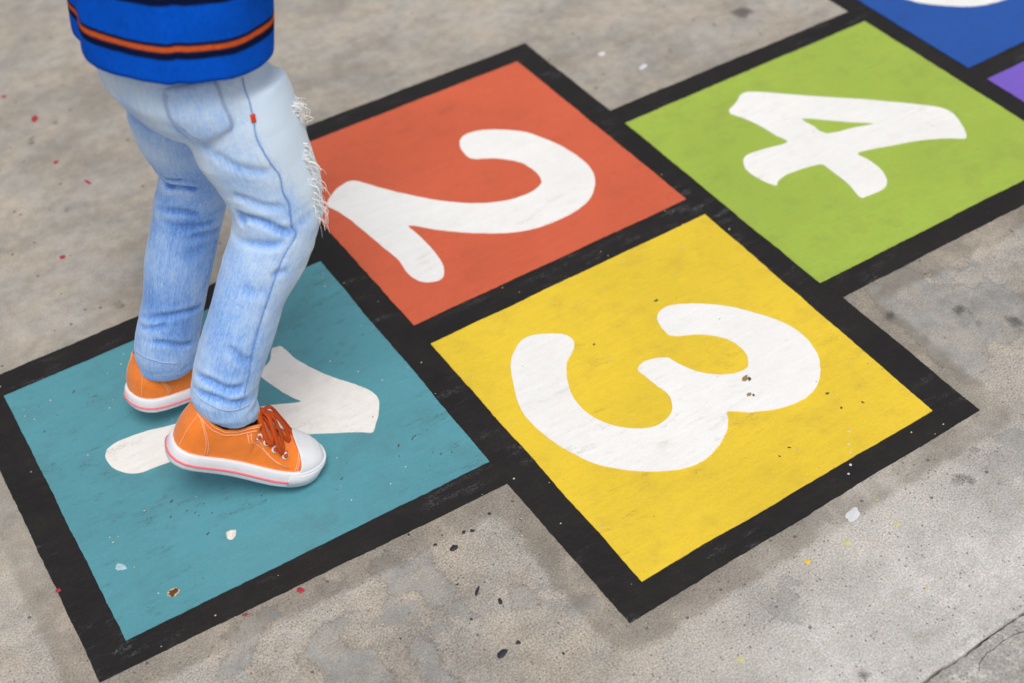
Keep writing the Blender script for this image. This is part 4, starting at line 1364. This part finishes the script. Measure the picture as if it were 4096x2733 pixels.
# ------------------------------------------------------------------ small things lying on the court and the concrete
def blob(cx, cy_, r, z, h=0.0004, seed=0, sx=1.0, sy=1.0, rot=0.0, n=22, rag=0.25, freq=1.4):
    """A thin ragged disc: paint drop, chip or stain."""
    top, mid = [], []
    for k in range(n):
        a = 2 * math.pi * k / n
        q = 1 + rag * noise.noise(Vector((math.cos(a) * freq + seed * 3.1, math.sin(a) * freq, seed))) * 1.6
        x, y = math.cos(a) * r * q * sx, math.sin(a) * r * q * sy
        top.append(Vector((x * math.cos(rot) - y * math.sin(rot), x * math.sin(rot) + y * math.cos(rot), 0)))
    vs = [Vector((0, 0, z + h))] + [p * 0.8 + Vector((0, 0, z + h * 0.9)) for p in top] + [p + Vector((0, 0, z)) for p in top]
    fs = []
    for k in range(n):
        j = (k + 1) % n
        fs.append((0, 1 + k, 1 + j)); fs.append((1 + k, 1 + n + k, 1 + n + j, 1 + j))
    return [v + Vector((cx, cy_, 0)) for v in vs], fs


def small(name, mat, label, cat, group, cx, cy_, r, z=0.0001, parent=None, **kw):
    vs, fs = blob(0, 0, r, z, **kw)
    o = obj(name, mesh(name, vs, fs), mat, parent, label, cat, group)
    o.location = (cx, cy_, 0)
    return o


M_RED = flat_mat('red_drop', lin(168, 52, 66), 0.6, 0.35, 0.15, 300)
for i, (x, y, r, rg, sx, lb) in enumerate([
    (.157, .446, .0066, .12, 1.0, 'round dark red paint drop nearest the legs on the left concrete'),
    (.225, .669, .0056, .15, 1.3, 'red paint drop between the round drop and the smeared one up the left'),
    (.236, .802, .0080, .30, 1.8, 'smeared elongated red paint drop high on the left concrete'),
    (.215, .894, .0058, .25, 1.2, 'red paint drop at the left edge, highest of the red drops'),
    (.248, .591, .0038, .60, 3.0, 'faint thin streak of red paint beside the bent knees'),
    (.183, -.269, .0058, .40, 1.2, 'red paint chip under the lower border of the teal square'),
    (.119, -.264, .0030, .50, 1.1, 'tiny red paint chip further down the border of the teal square'),
    (-.045, -.112, .0040, .30, 1.2, 'small red paint spot against the left border of the teal square')]):
    small('paint_drop', M_RED, lb, 'paint drop', 'red paint drops', x, y, r * .66, z=.0001 if x > -.04 else .0009, seed=i + 1, rag=rg * .6, sx=sx, rot=.6 + .3 * i)
M_YEL = flat_mat('yellow_drop', lin(232, 200, 60), 0.5, 0.4, 0.08)
M_YELF = flat_mat('faded_yellow_drop', lin(200, 198, 140), 0.7, 0.3, 0.12, 400)
for i, (x, y, r, m, lb) in enumerate([
    (.667, -.558, .0052, M_YEL, 'bright yellow paint drop on concrete below the yellow square'),
    (.749, -.657, .0026, M_YEL, 'tiny bright yellow paint drop on the pale concrete near the joint'),
    (.788, -.536, .0022, M_YEL, 'tiny yellow paint drop beside the white splotch by the black border'),
    (.719, -.563, .0062, M_YELF, 'faded yellow paint drop right of the bright yellow one'),
    (.782, -.575, .0052, M_YELF, 'faded yellow paint drop furthest right on the speckled concrete'),
    (.528, -.615, .0060, M_YELF, 'faded yellow paint drop below the black corner of the yellow square')]):
    small('paint_drop', m, lb, 'paint drop', 'yellow paint drops', x, y, r * .62, seed=i + 21, rag=.22)
M_WD = flat_mat('white_drop', lin(214, 214, 216), 0.6, 0.35, 0.08, 250)
for i, (x, y, r, sx, z, lb) in enumerate([
    (.751, -.537, .0085, 1.7, .0001, 'pale white paint splotch just below the border of the yellow square'),
    (1.056, .402, .0070, 1.2, .0001, 'white paint drop on concrete above the join of red and green squares'),
    (1.087, .332, .0062, 1.9, .0001, 'elongated white drop on concrete near the green square'),
    (.831, -.440, .0020, 1, Z2, 'uppermost of a trail of white dots on the yellow square'),
    (.817, -.455, .0020, 1, Z2, 'second white dot of the trail on the yellow square'),
    (.810, -.466, .0018, 1, Z2, 'lowest white dot of the trail still on yellow'),
    (.798, -.480, .0022, 1, Z1, 'white dot on the black border under the trail of dots'),
    (.787, -.489, .0018, 1, Z1, 'last white dot at the outer edge of the black border'),
    ]):
    small('paint_drop', M_WD, lb, 'paint drop', 'white paint drops', x, y, r * .78, z=z + .0001, seed=i + 41, rag=.18 if r > .004 else .08, sx=sx, rot=.4)

small('paint_drop', flat_mat('thin_white_smear', lin(168, 200, 208), 0.6, 0.35, 0.2, 350), 'smeared thin white mark near the lower left corner of the teal square', 'paint drop', 'white paint drops', .027, -.123, .0045, z=Z2 + .0001, seed=49, rag=.45, sx=1.5, rot=2.4, freq=2.0)
M_FLAKE = flat_mat('black_flake', lin(46, 46, 50), 0.6, 0.4, 0.2, 300)
for i, (x, y, r, sx, lb) in enumerate([
    (.354, -.317, .0078, 1.5, 'largest black paint flake below the notch of teal and yellow borders'),
    (.375, -.304, .0046, 1.2, 'black paint flake left of a pair near the concrete notch'),
    (.384, -.308, .0050, 1.3, 'black paint flake right of a pair near the concrete notch'),
    (.339, -.301, .0042, 1.2, 'small black flake left of the largest flake'),
    (.352, -.294, .0018, 1.2, 'tiny black flake above the largest flake'),
    (.321, -.271, .0030, 1.2, 'small black flake against the lower border of the teal square'),
    (.347, -.465, .0062, 1.0, 'square black flake with a pale fleck near the bottom edge'),
    (.325, -.467, .0088, 1.8, 'long torn black flake near the bottom edge'),
    (.359, -.409, .0050, 2.2, 'narrow black flake between the notch and the bottom edge'),
    (.321, -.411, .0028, 1.6, 'tiny black flake left of the narrow one'),
    (.332, -.363, .0028, 1.4, 'tiny black flake beside the grey cement patch'),
    (.345, -.383, .0040, 4.0, 'thin curved black sliver on the sandy concrete'),
    (.379, -.504, .0032, 1.5, 'small black flake lowest at the bottom edge'),
    (.413, -.298, .0036, 1.6, 'small dark flake deep in the concrete notch'),
    (.245, -.389, .0026, 1.1, 'dark round pebble sunk in the grey cement patch')]):
    small('paint_flake', M_FLAKE, lb, 'paint flake', 'black paint flakes', x, y, r * .45, z=.0001, h=.0009, seed=i + 61, rag=.34, sx=sx, rot=.9 * i + .3, freq=1.1, n=13)
M_TEALD = flat_mat('teal_drop', lin(90, 160, 176), 0.6, 0.3)
for i, (x, y, lb) in enumerate([(.143, -.301, 'tiny teal paint speck beside the grey cement patch edge'), (.099, -.319, 'tiny teal paint speck on the middle of the lower left cement patch'),
                               (.146, -.283, 'tiny teal paint speck nearest the teal border'), (.081, -.335, 'tiny teal paint speck lowest on the sandy concrete')]):
    small('paint_drop', M_TEALD, lb, 'paint drop', 'teal paint specks', x, y, .0014, seed=i + 81, rag=.3)
# chips in the paint
M_CHIP = flat_mat('bare_screed', lin(152, 132, 88), 0.9, 0.2, 0.35, 350)
M_CHIPD = flat_mat('dark_chip', lin(88, 82, 72), 0.9, 0.1, 0.3, 500)  # dark grey-brown tone of the smaller chips
ysq = squares['yellow']; wnum = ysq.children[0]
for x, y, r, s in ((.786, -.301, .0068, 3), (.773, -.325, .0048, 5)):
    small('paint_chip', M_CHIP, None, None, None, x, y, r * .55, z=Z3 + .00005, h=.0002, seed=s, rag=.4, sx=1.5, rot=.3, parent=ysq, freq=2.2)
    small('paint_chip', M_CHIPD, None, None, None, x + .003, y - .004, r * .28, z=Z3 + .0002, h=.0003, seed=s + 9, rag=.45, sx=1.7, rot=1.0, parent=ysq, freq=2.4)
for x, y, r, s in ((.849, -.406, .0032, 1), (.876, -.414, .0034, 2), (.851, -.378, .0042, 4), (.739, -.423, .0024, 6), (.757, -.419, .0030, 7), (.781, -.121, .0046, 8), (.668, -.141, .0032, 9)):
    small('paint_chip', M_CHIPD, None, None, None, x, y, r * .42, z=Z2 + .00005, h=.0002, seed=s + 20, rag=.4, sx=1.6, rot=.8 * s, parent=ysq, freq=2.2)
tsq = squares['teal']
for k in range(34):
    rr = random.Random(500 + k)
    x, y = rr.choice([(.02, .14), (.11, -.09), (.13, -.11), (.40, -.14), (.42, -.18), (.38, -.16), (.20, -.10), (.08, .16), (.28, -.15)])
    small('paint_chip', M_CHIPD, None, None, None, x + rr.gauss(0, .014), y + rr.gauss(0, .014), rr.uniform(.0004, .0011), z=Z2 + .00005, h=.0002, seed=k + 140, rag=.45, sx=rr.uniform(1.2, 3.2), rot=.55 + rr.gauss(0, .25), parent=tsq, freq=2.5)
# rusty anchor hole in the teal square: a raised ring of crumbled mortar round a rusty plug
t_ = thing = bpy.data.objects.new('anchor_bolt', None)
COL.objects.link(t_); t_.location = (.063, -.191, Z2); t_.scale = (.74, .74, .74)
t_['label'] = 'rusty anchor plug ringed by crumbled mortar in the lower corner of the teal square'; t_['category'] = 'bolt'
bm = bmesh.new()
for k in range(46):
    rr = random.Random(70 + k)
    a = rr.uniform(0, 2 * math.pi)
    if 0.2 < a < 1.3 and rr.random() < .7: continue
    q = .0074 * rr.uniform(.82, 1.2)
    sz = rr.uniform(.0007, .0019)
    bmesh.ops.create_icosphere(bm, subdivisions=1, radius=sz, matrix=Matrix.Translation((math.cos(a) * q * 1.15, math.sin(a) * q * .9, .0004)) @ Matrix.Rotation(a, 4, 'Z') @ Matrix.Diagonal((1.0, 1.5, .5, 1)))
obj('mortar_ring', bm_mesh('mortar_ring', bm), flat_mat('mortar', lin(190, 176, 150), 0.95, 0.1, 0.4, 500, 0, 0.8), t_)
bm = bmesh.new()
loft(bm, [[Vector((math.cos(a) * r, math.sin(a) * r, z)) for a in np.linspace(0, 2 * math.pi, 17)[:-1]] for r, z in ((.0080, .0001), (.0070, .0006), (.0046, .0005), (.0026, .0016))])
obj('plug', bm_mesh('plug', bm), flat_mat('rust', lin(104, 72, 40), 0.9, 0.2, 0.45, 700, 0, 0.8), t_)
# white pebble
bm = bmesh.new()
bmesh.ops.create_icosphere(bm, subdivisions=3, radius=1.0)
for v in bm.verts:
    k = 1 + .45 * noise.noise(v.co * 1.1 + Vector((4, 1, 2))) + .06 * noise.noise(v.co * 5)
    v.co = Vector((v.co.x * .0066 * k * (1 - .45 * v.co.y), v.co.y * .0062 * k, max(-.0020, v.co.z * .0034 * k) + .0020))
o = obj('pebble', bm_mesh('pebble', bm), flat_mat('chalk', lin(232, 228, 220), 0.9, 0.2, 0.1, 600, 0, 0.8), None, 'small white chalky pebble lying on the teal square below the sneaker', 'pebble')
o.location = (.150, -.154, Z2); o.rotation_euler = (0, 0, .6)
# grit
M_GRIT = flat_mat('pale_grit', lin(214, 204, 184), 0.9, 0.2, 0.15, 400)
bm = bmesh.new()
for k in range(170):
    rr = random.Random(900 + k)
    x, y = rr.uniform(-.0, .95), rr.uniform(-.70, .25)
    s = rr.uniform(.0005, .0013)
    inside = (0 < x < .45 and -.22 < y < .22) or (.5 < x < .94 and -.47 < y < -.02)
    bmesh.ops.create_icosphere(bm, subdivisions=1, radius=s, matrix=Matrix.Translation((x, y, (Z2 if inside else Z1) + s * .3)) @ Matrix.Diagonal((1.3, .9, .6, 1)))
obj('grit', bm_mesh('grit', bm), M_GRIT, None, 'fine pale grit scattered over paint and concrete', 'grit', None, 'stuff')
